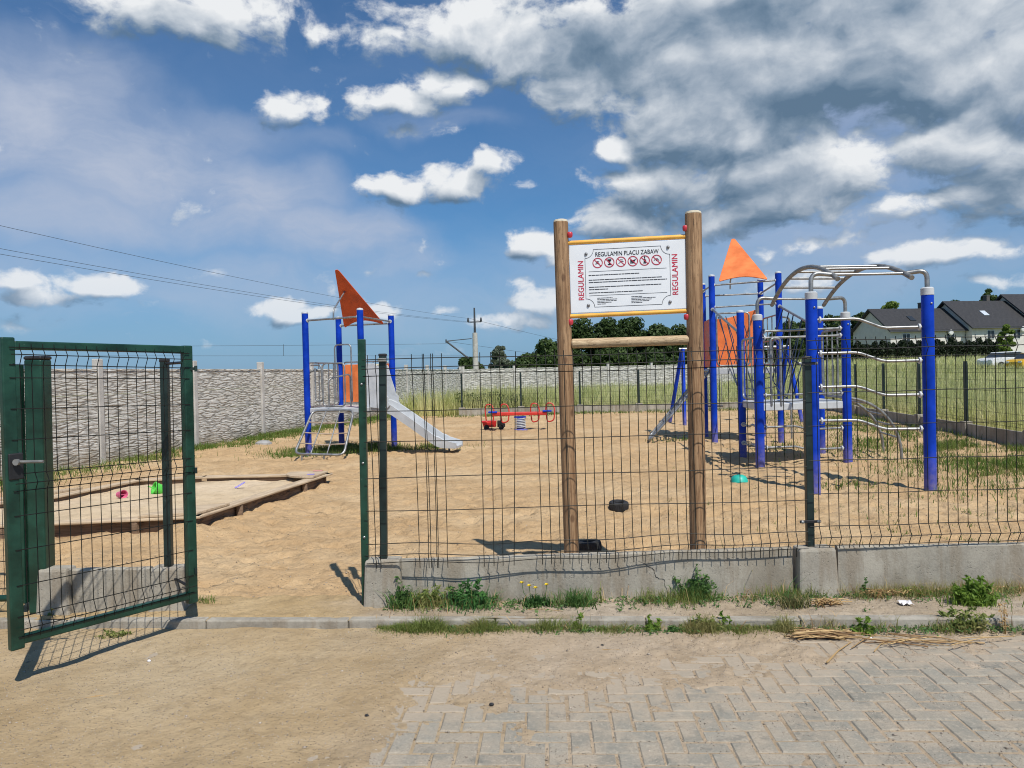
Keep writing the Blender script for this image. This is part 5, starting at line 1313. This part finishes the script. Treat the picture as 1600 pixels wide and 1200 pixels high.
for (px, top, hw, lab) in ((905, 503, 44, 'leftmost'), (945, 500, 40, ''), (985, 498, 42, ''), (1030, 505, 42, ''), (1068, 512, 40, '')):
    names = {905: 'dark wood tree just right of the left log post', 945: 'dark wood tree under the left half of the rules board', 985: 'dark wood tree under the middle of the rules board', 1030: 'dark wood tree under the right half of the rules board', 1068: 'dark wood tree seen beside the right log post'}
    tree_at('dark', px, 104+(px % 7), top, hw, names[px], GW, low=.0, leaf=.5, n=40)
for (px, top, hw, lab) in ((890, 545, 34, 'low understorey tree left below the log crossbeam'), (960, 548, 36, 'low understorey tree in the middle below the log crossbeam'), (1020, 550, 36, 'low understorey tree right below the log crossbeam')):
    tree_at('mid' if px == 960 else 'dark', px, 97, top, hw, lab, GW, low=.0, leaf=.45)
for (px, top, hw, kind, d, lab) in ((1105, 528, 34, 'dark', 110, 'dark tree behind the orange side board'), (1165, 520, 36, 'dark', 112, 'dark tree behind the rope bridge'), (1228, 505, 30, 'mid', 108, 'mid green tree behind the rope bridge hand rail'),
                                    (1262, 500, 34, 'dark', 120, 'dark tree behind the near left climbing post'), (1305, 490, 32, 'dark', 118, 'dark tree behind the far right climbing post'), (1345, 488, 26, 'dark', 122, 'dark tree touching the pale gable end of the house row'),
                                    (1392, 466, 24, 'bright', 135, 'bright green tree rising behind the lowest house roof'), (1440, 476, 22, 'dark', 150, 'dark treetop behind the blue post and roof ridge'), (1487, 466, 26, 'dark', 150, 'broad dark treetop behind the middle roof'),
                                    (1544, 448, 20, 'mid', 135, 'tall treetop standing behind the middle roof chimney'), (1500, 474, 20, 'dark', 155, 'lower dark treetop left of the tall treetop')):
    tree_at(kind, px, d, top, hw, lab, 'trees around the house row', low=.05, leaf=.5, n=30)
tree_at('bright', 1572, 80, 505, 12, 'slim young tree before the house at the right edge', low=.1, leaf=.22, n=24, trunk=.08, dens=90)
# clipped thuja hedge: each shrub its own
th = []
for v_ in range(3):
    rd = random.Random(90+v_); t = thing('thuja_shrub', 'dark conical thuja of the hedge before the house row', 'shrub', (0, 0, 0), 'thuja hedge before the houses')
    m = MB(); m.tube([V(0, 0, -.3), V(0, 0, 2.0)], .06, 6, r2=.01); m.build('stem', M_BARK, t)
    cl = [((rd.uniform(-.1, .1), rd.uniform(-.1, .1), .15+i*.27), (.86*(1-(i/10)**2.6)+.10,)*2+(.34,)) for i in range(10)]
    foliage('foliage', cl, 420, .26, M_THUJA, t, 70+v_); th.append(t)
used = set()
for i in range(24):
    px = 1338+i*9.6; d = 88-.0*i; p = W(px, 560, d); t = th[i % 3]; o = t if i % 3 not in used else copy_tree(t); used.add(i % 3)
    o.location = (p.x, d+random.uniform(-.4, .4), float(field_h(p.x, d))); s = random.uniform(.92, 1.12)*.86; o.scale = (s*1.22, s*1.1, s*random.uniform(.92, 1.08)); o.rotation_euler.z = random.uniform(0, 6)
# dark shrub before the far wall corner
def shrub(px, py, d, w, h, mat, label, leaf=.10, n=16, dens=500, seed=1):
    p = W(px, 600, d); t = thing('shrub', label, 'shrub', (p.x, d, 0)); rd = random.Random(seed)
    m = MB(); m.tube([V(p.x, d, -.1), V(p.x, d, h*.6)], .03, 6, r2=.01); m.build('stem', M_BARK, t)
    cl = [((rd.uniform(-w, w), rd.uniform(-.4, .4), h*rd.uniform(.15, .8)), (.32, .32, .24)) for i in range(n)]
    foliage('foliage', cl, dens, leaf, mat, t, seed); return t
shrub(748, 620, 31.5, .75, .95, M_LEAF, 'low dark shrub at the end of the long wall', seed=5)
shrub(795, 622, 31.8, .8, .75, M_LEAF2, 'low shrub behind the spring seesaw', seed=6)
# ------------------------------------------------------------------ grass that nobody could count
def scatter_px(n, x0, x1, y0, y1, fn=None):
    out = []
    while len(out) < n:
        p = G(rng.uniform(x0, x1), rng.uniform(y0, y1)); out.append((p.x, p.y))
    return np.array(out)
def stuff(name, v, lp, f, mat): return tag(np_mesh(name, v, lp, f, mat), kind='stuff')
# meadow: behind the back fence and beyond the right fence
n = 95000
yy = 30.4*(95/30.4)**rng.uniform(0, 1, n)**1.25; xx_ = rng.uniform(-.22, .80, n)*yy+rng.normal(size=n)*.4
k = xx_ > -5+(yy-30)*.2; xx_, yy = xx_[k], yy[k]
n2 = 52000; y2 = 8+22*rng.uniform(0, 1, n2)**.8; x2 = 10.6+np.maximum(0, y2-16)*.12+rng.uniform(0, 1, n2)**1.3*(4+y2*.55)
fence_x = lambda y: 12.1+(sd1.x-12.1)*(30.2-y)/(30.2-16)
x2 = fence_x(y2)+.25+rng.uniform(0, 1, n2)**1.3*(4+y2*.5)
X_ = np.concatenate([xx_, x2]); Y_ = np.concatenate([yy, y2]); clump = fbm(X_*.35, Y_*.35, 3, 70)
h_ = (.35+.85*clump+.25*sstep(6, 0, X_)*sstep(26, 30, Y_))*rng.uniform(.55, 1.25, len(X_)); 
v, lp, f = blades(np.stack([X_, Y_, field_h(X_, Y_)], -1), h_, np.maximum(.008, Y_*.00075)*rng.uniform(.7, 1.5, len(X_)), .5, .6)
stuff('meadow_grass', v, lp, f, M_MEAD)
# short grass: foot of the wall, round the towers, along the right fence
pts = []
def patch(cx, cy, rx, ry, n, nz=.5):
    a = rng.normal(size=(n, 2))*np.array([rx, ry])*.5+np.array([cx, cy]); k = fbm(a[:, 0]*1.6, a[:, 1]*1.6, 3, 77)+rng.uniform(-.12, .12, n) > nz-.05; return a[k]
for s in np.linspace(-9.5, 20, 60):
    q = wa+wd*s; pts.append(patch(q.x+.45, q.y, .9, 1.0, int(560*np.interp(s, [-9, -1, 6, 20], [1.0, 1.2, 1, .7])), .47))
for (px, py, rx, ry, nn_) in ((505, 706, 1.4, 1.0, 2400), (560, 700, 1.0, .8, 1100), (655, 700, 1.0, .55, 1300), (600, 700, .6, .5, 500), (480, 712, .7, .5, 800)):
    q = G(px, py); pts.append(patch(q.x, q.y, rx, ry, nn_, .40))
for i in range(16):
    t = i/15; q = sd1+(r0-sd1)*t*.9+(sd0-sd1)*.0; q = r0+(sd0-r0)*(i/15*.75); pts.append(patch(q.x-1.3, q.y, 2.2, 1.6, 900, .42))
for (px, py, rx, ry, nn_) in ((1500, 700, 2.6, 1.6, 6500), (1580, 725, 1.8, 1.2, 3200), (1430, 690, 1.6, 1.2, 2200), (1560, 745, 1.6, 1.0, 1200), (1230, 700, 1.6, .8, 700), (1320, 762, .5, .25, 160), (1490, 770, .8, .4, 260), (1060, 690, .6, .4, 200)):
    q = G(px, py); pts.append(patch(q.x, q.y, rx, ry, nn_, .46))
for (cx, n_) in ((bk0.x+2, 1500), (1, 700), (5, 700), (9, 700)): pts.append(patch(cx, 29.4, 3.0, .7, n_, .4))
a = np.concatenate(pts); a = a[a[:, 1] < 31]
v, lp, f = blades(np.column_stack([a, sand_h(a[:, 0], a[:, 1])-.01]), rng.uniform(.05, .17, len(a)), rng.uniform(.006, .013, len(a))*np.maximum(1, a[:, 1]/14), .8, .6)
stuff('short_grass', v, lp, f, M_GRASS)
# sparse tufts on the sand at the right
cs_ = [];
for i in range(110):
    q = G(rng.uniform(1330, 1640), rng.uniform(705, 862)**1.0); d = rng.normal(size=(9, 2))*.035+np.array([q.x, q.y]); cs_.append(d)
for i in range(26):
    q = G(rng.uniform(1040, 1340), rng.uniform(700, 850)); d = rng.normal(size=(6, 2))*.03+np.array([q.x, q.y]); cs_.append(d)
a = np.concatenate(cs_); v, lp, f = blades(np.column_stack([a, sand_h(a[:, 0], a[:, 1])-.008]), rng.uniform(.02, .085, len(a)), rng.uniform(.004, .008, len(a)), 1.1, .6)
stuff('sand_tufts', v, lp, f, M_GRASS)
# low dry growth in the joint at the foot of the kerb and on the verge
def street_pt(px0, px1, n, off, spread, mask=True):
    x = rng.uniform(G(px0, 985, STREET).x, G(px1, 985, STREET).x, n); y = kerb_y(x)-np.abs(rng.normal(size=n))*spread-off
    if mask: k = fbm(x*3.2, x*0+4, 3, 91)+rng.uniform(-.15, .15, n) > .36; x, y = x[k], y[k]
    return x, y
x, y = street_pt(585, 1235, 11000, .0, .05); x3, y3 = street_pt(590, 760, 3200, 0, .055, False); x4, y4 = street_pt(1240, 1640, 500, 0, .05)
x = np.concatenate([x, x3, x4]); y = np.concatenate([y, y3, y4])
v, lp, f = blades(np.column_stack([x, y, np.full(len(x), STREET+.012)]), rng.uniform(.02, .08, len(x))*(.75+1.0*sstep(.35, .65, fbm(x*5, x*0+2, 3, 97))), rng.uniform(.002, .005, len(x)), 1.2, .7)
stuff('kerb_grass', v, lp, f, M_DRYG)
x = rng.uniform(-.9, 4.2, 9000); y = FY-.03-np.abs(rng.normal(size=9000))*.08; k = fbm(x*2.6, x*0+9, 3, 95)+rng.uniform(-.16, .16, 9000) > .47; x, y = x[k], y[k]
v, lp, f = blades(np.column_stack([x, y, np.full(len(x), -.01)]), rng.uniform(.02, .13, len(x)), rng.uniform(.002, .0045, len(x)), .8, .6)
stuff('verge_grass', v, lp, f, M_DRYG)
# seedlings and dead stems between the larger weeds
n = 1500; x = rng.uniform(-.95, 4.2, n); s_ = rng.uniform(0, 1, n); y = np.where(s_ < .62, FY-.04-np.abs(rng.normal(size=n))*.10, kerb_y(x)-np.abs(rng.normal(size=n))*.05); k = fbm(x*1.9, y*3, 3, 99)+rng.uniform(-.2, .2, n) > .42; x, y, s_ = x[k], y[k], s_[k]
zb_ = np.where(s_ < .62, verge_h(x, y), STREET+.01); P_ = np.repeat(np.stack([x, y, zb_], -1), 7, 0); P_[:, :2] += rng.normal(size=(len(P_), 2))*.014; P_[:, 2] += rng.uniform(.004, .035, len(P_)); N_ = rng.normal(size=P_.shape)*.5+np.array([0, -.2, .8]); N_ /= np.linalg.norm(N_, axis=1)[:, None]
v, lp, fc = leaves(P_, N_, rng.uniform(.010, .030, len(P_)), rng, .45); stuff('seedlings', v, lp, fc, M_WEED)
n = 420; x = rng.uniform(-.95, 4.2, n); y = np.where(rng.uniform(0, 1, n) < .6, FY-.05-np.abs(rng.normal(size=n))*.08, kerb_y(x)-np.abs(rng.normal(size=n))*.04)
v, lp, fc = blades(np.column_stack([x, y, np.where(y > kerb_y(x), -.01, STREET+.005)]), rng.uniform(.05, .20, n), rng.uniform(.0025, .005, n), 1.3, .8); stuff('dead_stems', v, lp, fc, M_STRAW)
# pebbles, grit and small debris
def pebbles(name, x, y, z, s, mat):
    n = len(x); oc = np.array([(1, 0, 0), (-1, 0, 0), (0, 1, 0), (0, -1, 0), (0, 0, .6), (0, 0, -.6)], float); fa = np.array([(0, 2, 4), (2, 1, 4), (1, 3, 4), (3, 0, 4), (2, 0, 5), (1, 2, 5), (3, 1, 5), (0, 3, 5)])
    a = rng.uniform(0, 6.28, n); st = rng.uniform(.6, 1.4, (n, 3)); vv = oc[None]*st[:, None]*s[:, None, None]; ca, sa_ = np.cos(a)[:, None], np.sin(a)[:, None]
    vx = vv[..., 0]*ca-vv[..., 1]*sa_; vy = vv[..., 0]*sa_+vv[..., 1]*ca; v = np.stack([vx+x[:, None], vy+y[:, None], vv[..., 2]+z[:, None]], -1).reshape(-1, 3)
    f = (fa[None]+(np.arange(n)*6)[:, None, None]).ravel(); return stuff(name, v, np.full(n*8, 3), f, mat)
M_PEB = leafmat('pebble', (.16, .13, .10), (.52, .44, .36), None, 0, .85)
n = 30000; y = 2.2+2.9*rng.uniform(0, 1, n)**1.0; x = rng.uniform(-.8, .8, n)*y; k = y < kerb_y(x)-.01; x, y = x[k], y[k]
pebbles('grit_pebbles', x, y, np.maximum(street_h(x, y), STREET-.002)+.001, rng.uniform(.0012, .0042, len(x))*np.where(rng.uniform(0, 1, len(x)) > .985, 2.4, 1), M_PEB)
n = 7000; y = 5.6+9*rng.uniform(0, 1, n)**1.5; x = rng.uniform(-.75, .75, n)*y; pebbles('sand_pebbles', x, y, sand_h(x, y)+.002, rng.uniform(.002, .008, n), M_PEB)
n = 900; x = rng.uniform(-1, 4.2, n); y = rng.uniform(5.05, 5.4, n); k = y > kerb_y(x)+.08; pebbles('verge_pebbles', x[k], y[k], verge_h(x[k], y[k])+.001, rng.uniform(.0015, .006, k.sum()), M_PEB)

# ------------------------------------------------------------------ weeds along the plinth: each a plant of its own
GWD = 'weeds growing along the plinth and kerb'
def weed(px, py, zb_, w, h, label, style='bushy', mat=None, n=260, leaf=.035, flowers=0, seed=0, name='weed'):
    p = G(px, py, zb_); rs = np.random.default_rng(seed+int(px)); w *= 1.3; h *= 1.05; n = int(n*1.5); off = V(p.x, p.y, zb_)
    t = thing(name, label, 'plant', off, GWD); V_, L_, F_ = [], [], []; nv = 0
    def addp(v, lp, f):
        nonlocal nv
        V_.append(v); L_.append(lp); F_.append(f+nv); nv += len(v)
    if style in ('bushy', 'upright', 'vine'):
        ns = {'bushy': 15, 'upright': 5, 'vine': 7}[style]; P, N = [], []
        for i in range(ns):
            a = rs.uniform(0, 6.28); r = w*rs.uniform(.1, .95); hh = h*rs.uniform(.35, 1.25)*(1-.55*r/w); tip = np.array([r*math.cos(a)*1.25, r*math.sin(a)*.6, hh])
            k = max(6, n//ns); s = rs.uniform(.12, 1, k); base = np.array([tip[0]*.3, tip[1]*.3, 0])
            q = base+(tip-base)*s[:, None]; dd = rs.normal(size=(k, 3)); dd[:, 2] = np.abs(dd[:, 2])*.7; dd /= np.linalg.norm(dd, axis=1)[:, None]
            spread = {'bushy': .034, 'upright': .026, 'vine': .05}[style]*(w/.12)**.5; P.append(q+dd*spread*rs.uniform(.3, 1.2, k)[:, None]*(1.15-s*.7)[:, None]); nn = rs.normal(size=(k, 3))*.7+np.array([0, -.25, .75]); N.append(nn/np.linalg.norm(nn, axis=1)[:, None])
            m_ = MB(); m_.tube([V(*base), V(*(base*.5+tip*.5)), V(*tip)], .0028, 5, r2=.001); vv = np.array(m_.v); ff = [x for x in m_.f]
            addp(vv, np.array([len(x) for x in ff]), np.concatenate([np.array(x) for x in ff]))
        P = np.concatenate(P); N = np.concatenate(N); v, lp, f = leaves(P, N, rs.uniform(.5, 1.5, len(P))*leaf*(1.1 if style != 'vine' else 1), rs, .38 if style != 'vine' else .95); addp(v, lp, f)
    if style in ('tuft', 'bushy', 'dandelion'):
        k = n if style != 'bushy' else n//5; a = rs.normal(size=(k, 2))*np.array([w*.4, w*.25]); v, lp, f = blades(np.column_stack([a, np.zeros(k)]), rs.uniform(.35, 1.0, k)*h, rs.uniform(.004, .010, k)*(1.5 if style == 'dandelion' else 1), .95, .8, rs); addp(v, lp, f)
    o = np_mesh('leaves', np.concatenate(V_), np.concatenate(L_), np.concatenate(F_), mat or M_WEED, t)
    for i in range(flowers):
        x, y, z = rs.uniform(-1, 1)*w*.8, -rs.uniform(.0, .6)*w*.4, h*rs.uniform(.9, 1.9); m_ = MB(); m_.tube([off+V(x*.3, y*.3, 0), off+V(x*.9, y*.9, z*.6), off+V(x, y, z)], .0022, 5); st_ = m_.build('stem', M_WEED, t)
        m_ = MB(); c_ = off+V(x, y, z); d_ = V(rs.uniform(-.2, .2), -.45, .9)
        for j in range(3):
            for q in range(11): aa = q*.571+j*.2; e_ = V(math.cos(aa), math.sin(aa)*.9, .35+.35*j-.1); m_.add([c_, c_+e_*.010+V(0, 0, .003), c_+e_*.0185*(1-.2*j), c_+V(math.cos(aa+.35), math.sin(aa+.35)*.9, .35+.35*j-.1)*.012], [(0, 1, 2, 3)])
        m_.build('flower', M_PETAL, st_)
    return t
weed(628, 950, -.01, .10, .20, 'grey green bushy weed against the end block of the fence', 'bushy', n=420, leaf=.028)
weed(632, 935, -.01, .05, .32, 'tall withered dark weed leaning on the plinth beside the end block', 'upright', leafmat('withered_leaf', (.05, .06, .03), (.11, .12, .06)), n=160, leaf=.024)
weed(672, 948, -.01, .13, .17, 'dull green wispy weed between the end block and the lush weed', 'bushy', M_DRYG, n=420, leaf=.026)
weed(735, 950, -.01, .16, .19, 'lush deep green weed left of the dandelions', 'bushy', leafmat('lush_leaf', (.04, .12, .035), (.08, .21, .05)), n=620, leaf=.034)
weed(800, 935, -.01, .05, .07, 'small flowering dandelion nearest the lush weed', 'dandelion', M_WEED, n=30, flowers=2)
weed(837, 946, -.01, .10, .09, 'leafy dandelion with several yellow flowers at the plinth', 'dandelion', leafmat('dandelion_leaf', (.03, .09, .025), (.07, .16, .04)), n=190, flowers=4, seed=3)
weed(902, 948, -.01, .12, .16, 'grassy green tuft with long leaves under the left log post', 'tuft', M_WEED, n=190)
weed(1085, 935, -.01, .13, .20, 'bushy weed with feathery shoots below the right log post', 'bushy', n=460, leaf=.030, seed=2)
weed(1100, 930, -.01, .05, .23, 'feathery upright weed shoot beside the bushy weed', 'upright', M_WEED, n=140, leaf=.04)
weed(1163, 925, -.01, .075, .15, 'light green seedling with broad round leaves', 'vine', M_WEED2, n=42, leaf=.075)
weed(1238, 948, -.01, .11, .11, 'grassy tuft with brown blades beside the middle concrete block', 'tuft', leafmat('half_dry_blade', (.08, .12, .04), (.30, .24, .11)), n=150)
weed(1232, 945, -.01, .03, .26, 'single long grass shoot leaning by the middle concrete block', 'tuft', M_WEED, n=5)
weed(905, 985, STREET, .035, .12, 'fresh upright sprout in the kerb joint below the grassy tuft', 'upright', M_WEED2, n=90, leaf=.035)
weed(1020, 992, STREET, .06, .17, 'upright light green sprout at the kerb left of the dark rosette', 'upright', M_WEED2, n=120, leaf=.035)
weed(1048, 992, STREET, .045, .055, 'small dark green rosette at the kerb', 'bushy', n=90, leaf=.03)
weed(1098, 988, STREET, .12, .10, 'spreading yellow green weed at the kerb', 'bushy', M_DRYG, n=340, leaf=.024)
weed(1138, 985, STREET, .05, .15, 'thin upright weed at the kerb left of the straw heap', 'upright', M_WEED2, n=90, leaf=.03)
weed(1350, 993, STREET, .06, .14, 'bright green weed at the kerb right of the straw heap', 'upright', M_WEED2, n=150, leaf=.034)
weed(1428, 930, -.01, .10, .07, 'low green weed at the plinth above the paper litter', 'bushy', M_WEED2, n=120, leaf=.028)
weed(1352, 932, -.01, .05, .12, 'small dark weed right of the middle concrete block', 'upright', M_WEED, n=70, leaf=.026)
weed(1520, 950, -.03, .17, .19, 'largest bright green weed at the right plinth', 'bushy', M_WEED2, n=680, leaf=.040)
weed(1500, 985, STREET, .16, .14, 'leggy pale weed clump in front of the kerb at the right', 'bushy', M_DRYG, n=500, leaf=.032)
weed(1572, 990, STREET, .05, .24, 'dry brown stalk at the kerb near the right edge', 'upright', M_STRAW, n=60, leaf=.02)
weed(150, 945, -.01, .15, .22, 'dry grass clump before the short plinth seen through the open gate', 'tuft', M_DRYG, n=260)
weed(180, 998, STREET, .10, .05, 'flat green weed on the street sand under the open gate', 'bushy', M_DRYG, n=140, leaf=.022)
weed(320, 945, -.02, .08, .09, 'small dry weed at the foot of the open gate hinge', 'tuft', M_DRYG, n=50)
weed(76, 965, -.02, .03, .05, 'small yellow dandelion at the foot of the thick gate post', 'dandelion', M_WEED, n=16, flowers=1)
for (px, py, h, lab) in ((1010, 905, .12, 'thin dry stem before the plinth crack'), (940, 905, .15, 'thin dark stem against the plinth right of the grassy tuft')):
    weed(px, py+40, -.01, .03, h, lab, 'upright', M_DRYG, n=36, leaf=.016)
# tall tufts just inside the fence
for i, (px, lab) in enumerate(((1140, 'tall grass tuft inside the fence right of the right log post'), (1330, 'tall grass tuft inside the fence right of the middle post'), (1215, 'short grass tuft inside the fence left of the middle post'))):
    q = V(W(px, 860, 5.75).x, 5.75+.1*i, 0); o = weed(px, 880, 0, .12, .42 if i < 2 else .3, lab, 'tuft', M_DRYG, n=22); o.location = q
# straw heap, single stalks, litter
def straws(name, px, py, n, w, d, label, cat, zb_=STREET+.01, L=(.12, .4), seed=0, dirn=.0, spread=.35):
    rs = random.Random(seed); p = G(px, py, zb_); m = MB()
    for i in range(n):
        a = dirn+rs.gauss(0, spread); l = rs.uniform(*L)/2; c = p+V(rs.gauss(0, w*.45), rs.gauss(0, d*.45), rs.uniform(0, .03)*(1 if n > 5 else .2)+.004); u = V(math.cos(a), math.sin(a), rs.uniform(-.05, .05)); k = V(rs.uniform(-.02, .02), rs.uniform(-.02, .02), rs.uniform(0, .012))
        m.tube([c-u*l, c+k, c+u*l], rs.uniform(.0018, .0042), 5)
    o = m.top(name, M_STRAW, p); return tag(o, label, cat)
straws('straw_heap', 1285, 995, 95, .09, .045, 'heap of dry golden straw at the foot of the kerb', 'straw', L=(.08, .42), dirn=-.16, spread=.24)
straws('straw_heap', 1440, 1003, 16, .40, .06, 'thin scatter of dry stalks along the kerb at the right', 'straw', L=(.12, .55), dirn=-.12, spread=.4, seed=3)
straws('straw_heap', 1290, 945, 40, .10, .02, 'wisps of dry grass at the foot of the middle concrete block', 'straw', zb_=.0, L=(.05, .16), seed=4, dirn=.2, spread=.7)
straws('straw_heap', 1385, 930, 60, .20, .02, 'brown dead grass along the plinth left of the paper litter', 'straw', zb_=.0, L=(.04, .16), seed=5, spread=.7)
def stalk(p, q, label, r=.004, zb_=STREET+.012):
    a, b = G(*p, zb_), G(*q, zb_); m = MB(); mid = (a+b)/2+V(0, .012, .004); m.tube([a, mid, b], r, 6, r2=r*.5); o = m.top('dry_stalk', M_STRAW, (a+b)/2); return tag(o, label, 'stalk')
stalk((108, 1097), (185, 1084), 'longer pale stalk on the sand left below the open gate', .005)
stalk((437, 1071), (478, 1078), 'short pale stalk on the sand before the gate opening', .004)
stalk((1292, 1035), (1330, 1003), 'brown stalk pointing away from the straw heap on the pavers', .006)
stalk((1366, 1018), (1388, 1000), 'pale stalk lying right of the straw heap', .004)
stalk((822, 952), (880, 955), 'thin yellow stalk on the verge under the dandelions', .003, .0)
stalk((695, 1002), (738, 997), 'short pale stalk in front of the kerb under the lush weed', .003)
stalk((940, 1015), (985, 1018), 'thin dark twig on the grit below the kerb middle', .002)
p = G(1415, 945, 0); m = MB(); rs = random.Random(2); pl = []
for j in range(5):
    for i in range(6): pl.append((p.x-.045+.018*i+rs.uniform(-.004, .004), p.y-.03+.016*j, .004+rs.uniform(0, .022)))
m.add(pl, [(j*6+i, j*6+i+1, j*6+i+7, j*6+i+6) for j in range(4) for i in range(5)]); tag(m.top('paper_litter', M_PAPER, (p.x, p.y, 0)), 'crumpled white paper scrap on the verge at the right', 'litter')
p = G(1360, 1000, STREET); m = MB(); m.lathe([(.012, 0), (.016, .008), (.009, .018), (.002, .02)], p, 8); tag(m.top('white_stone', M_PAPER, p), 'small white stone beside the bright kerb weed', 'stone')
p = G(1050, 669, 0)
for (px, py, lab, s) in ((768, 1101, 'dark flat pebble at the edge of the pavers', .014), (573, 1119, 'dark brown pebble on the street sand left of the pavers', .012), (941, 1009, 'dark chip on the grit before the kerb middle', .012), (233, 1033, 'whitish pebble on the sand near the gate shadow', .012)):
    p = G(px, py, STREET+.012); m = MB(); m.lathe([(s*.8, -.004), (s, .003), (s*.6, .009), (.001, .010)], p, 9); o = m.top('pebble', M_PAPER if 'whitish' in lab else M_BLACK, p); o.scale.y = .6; tag(o, lab, 'pebble')
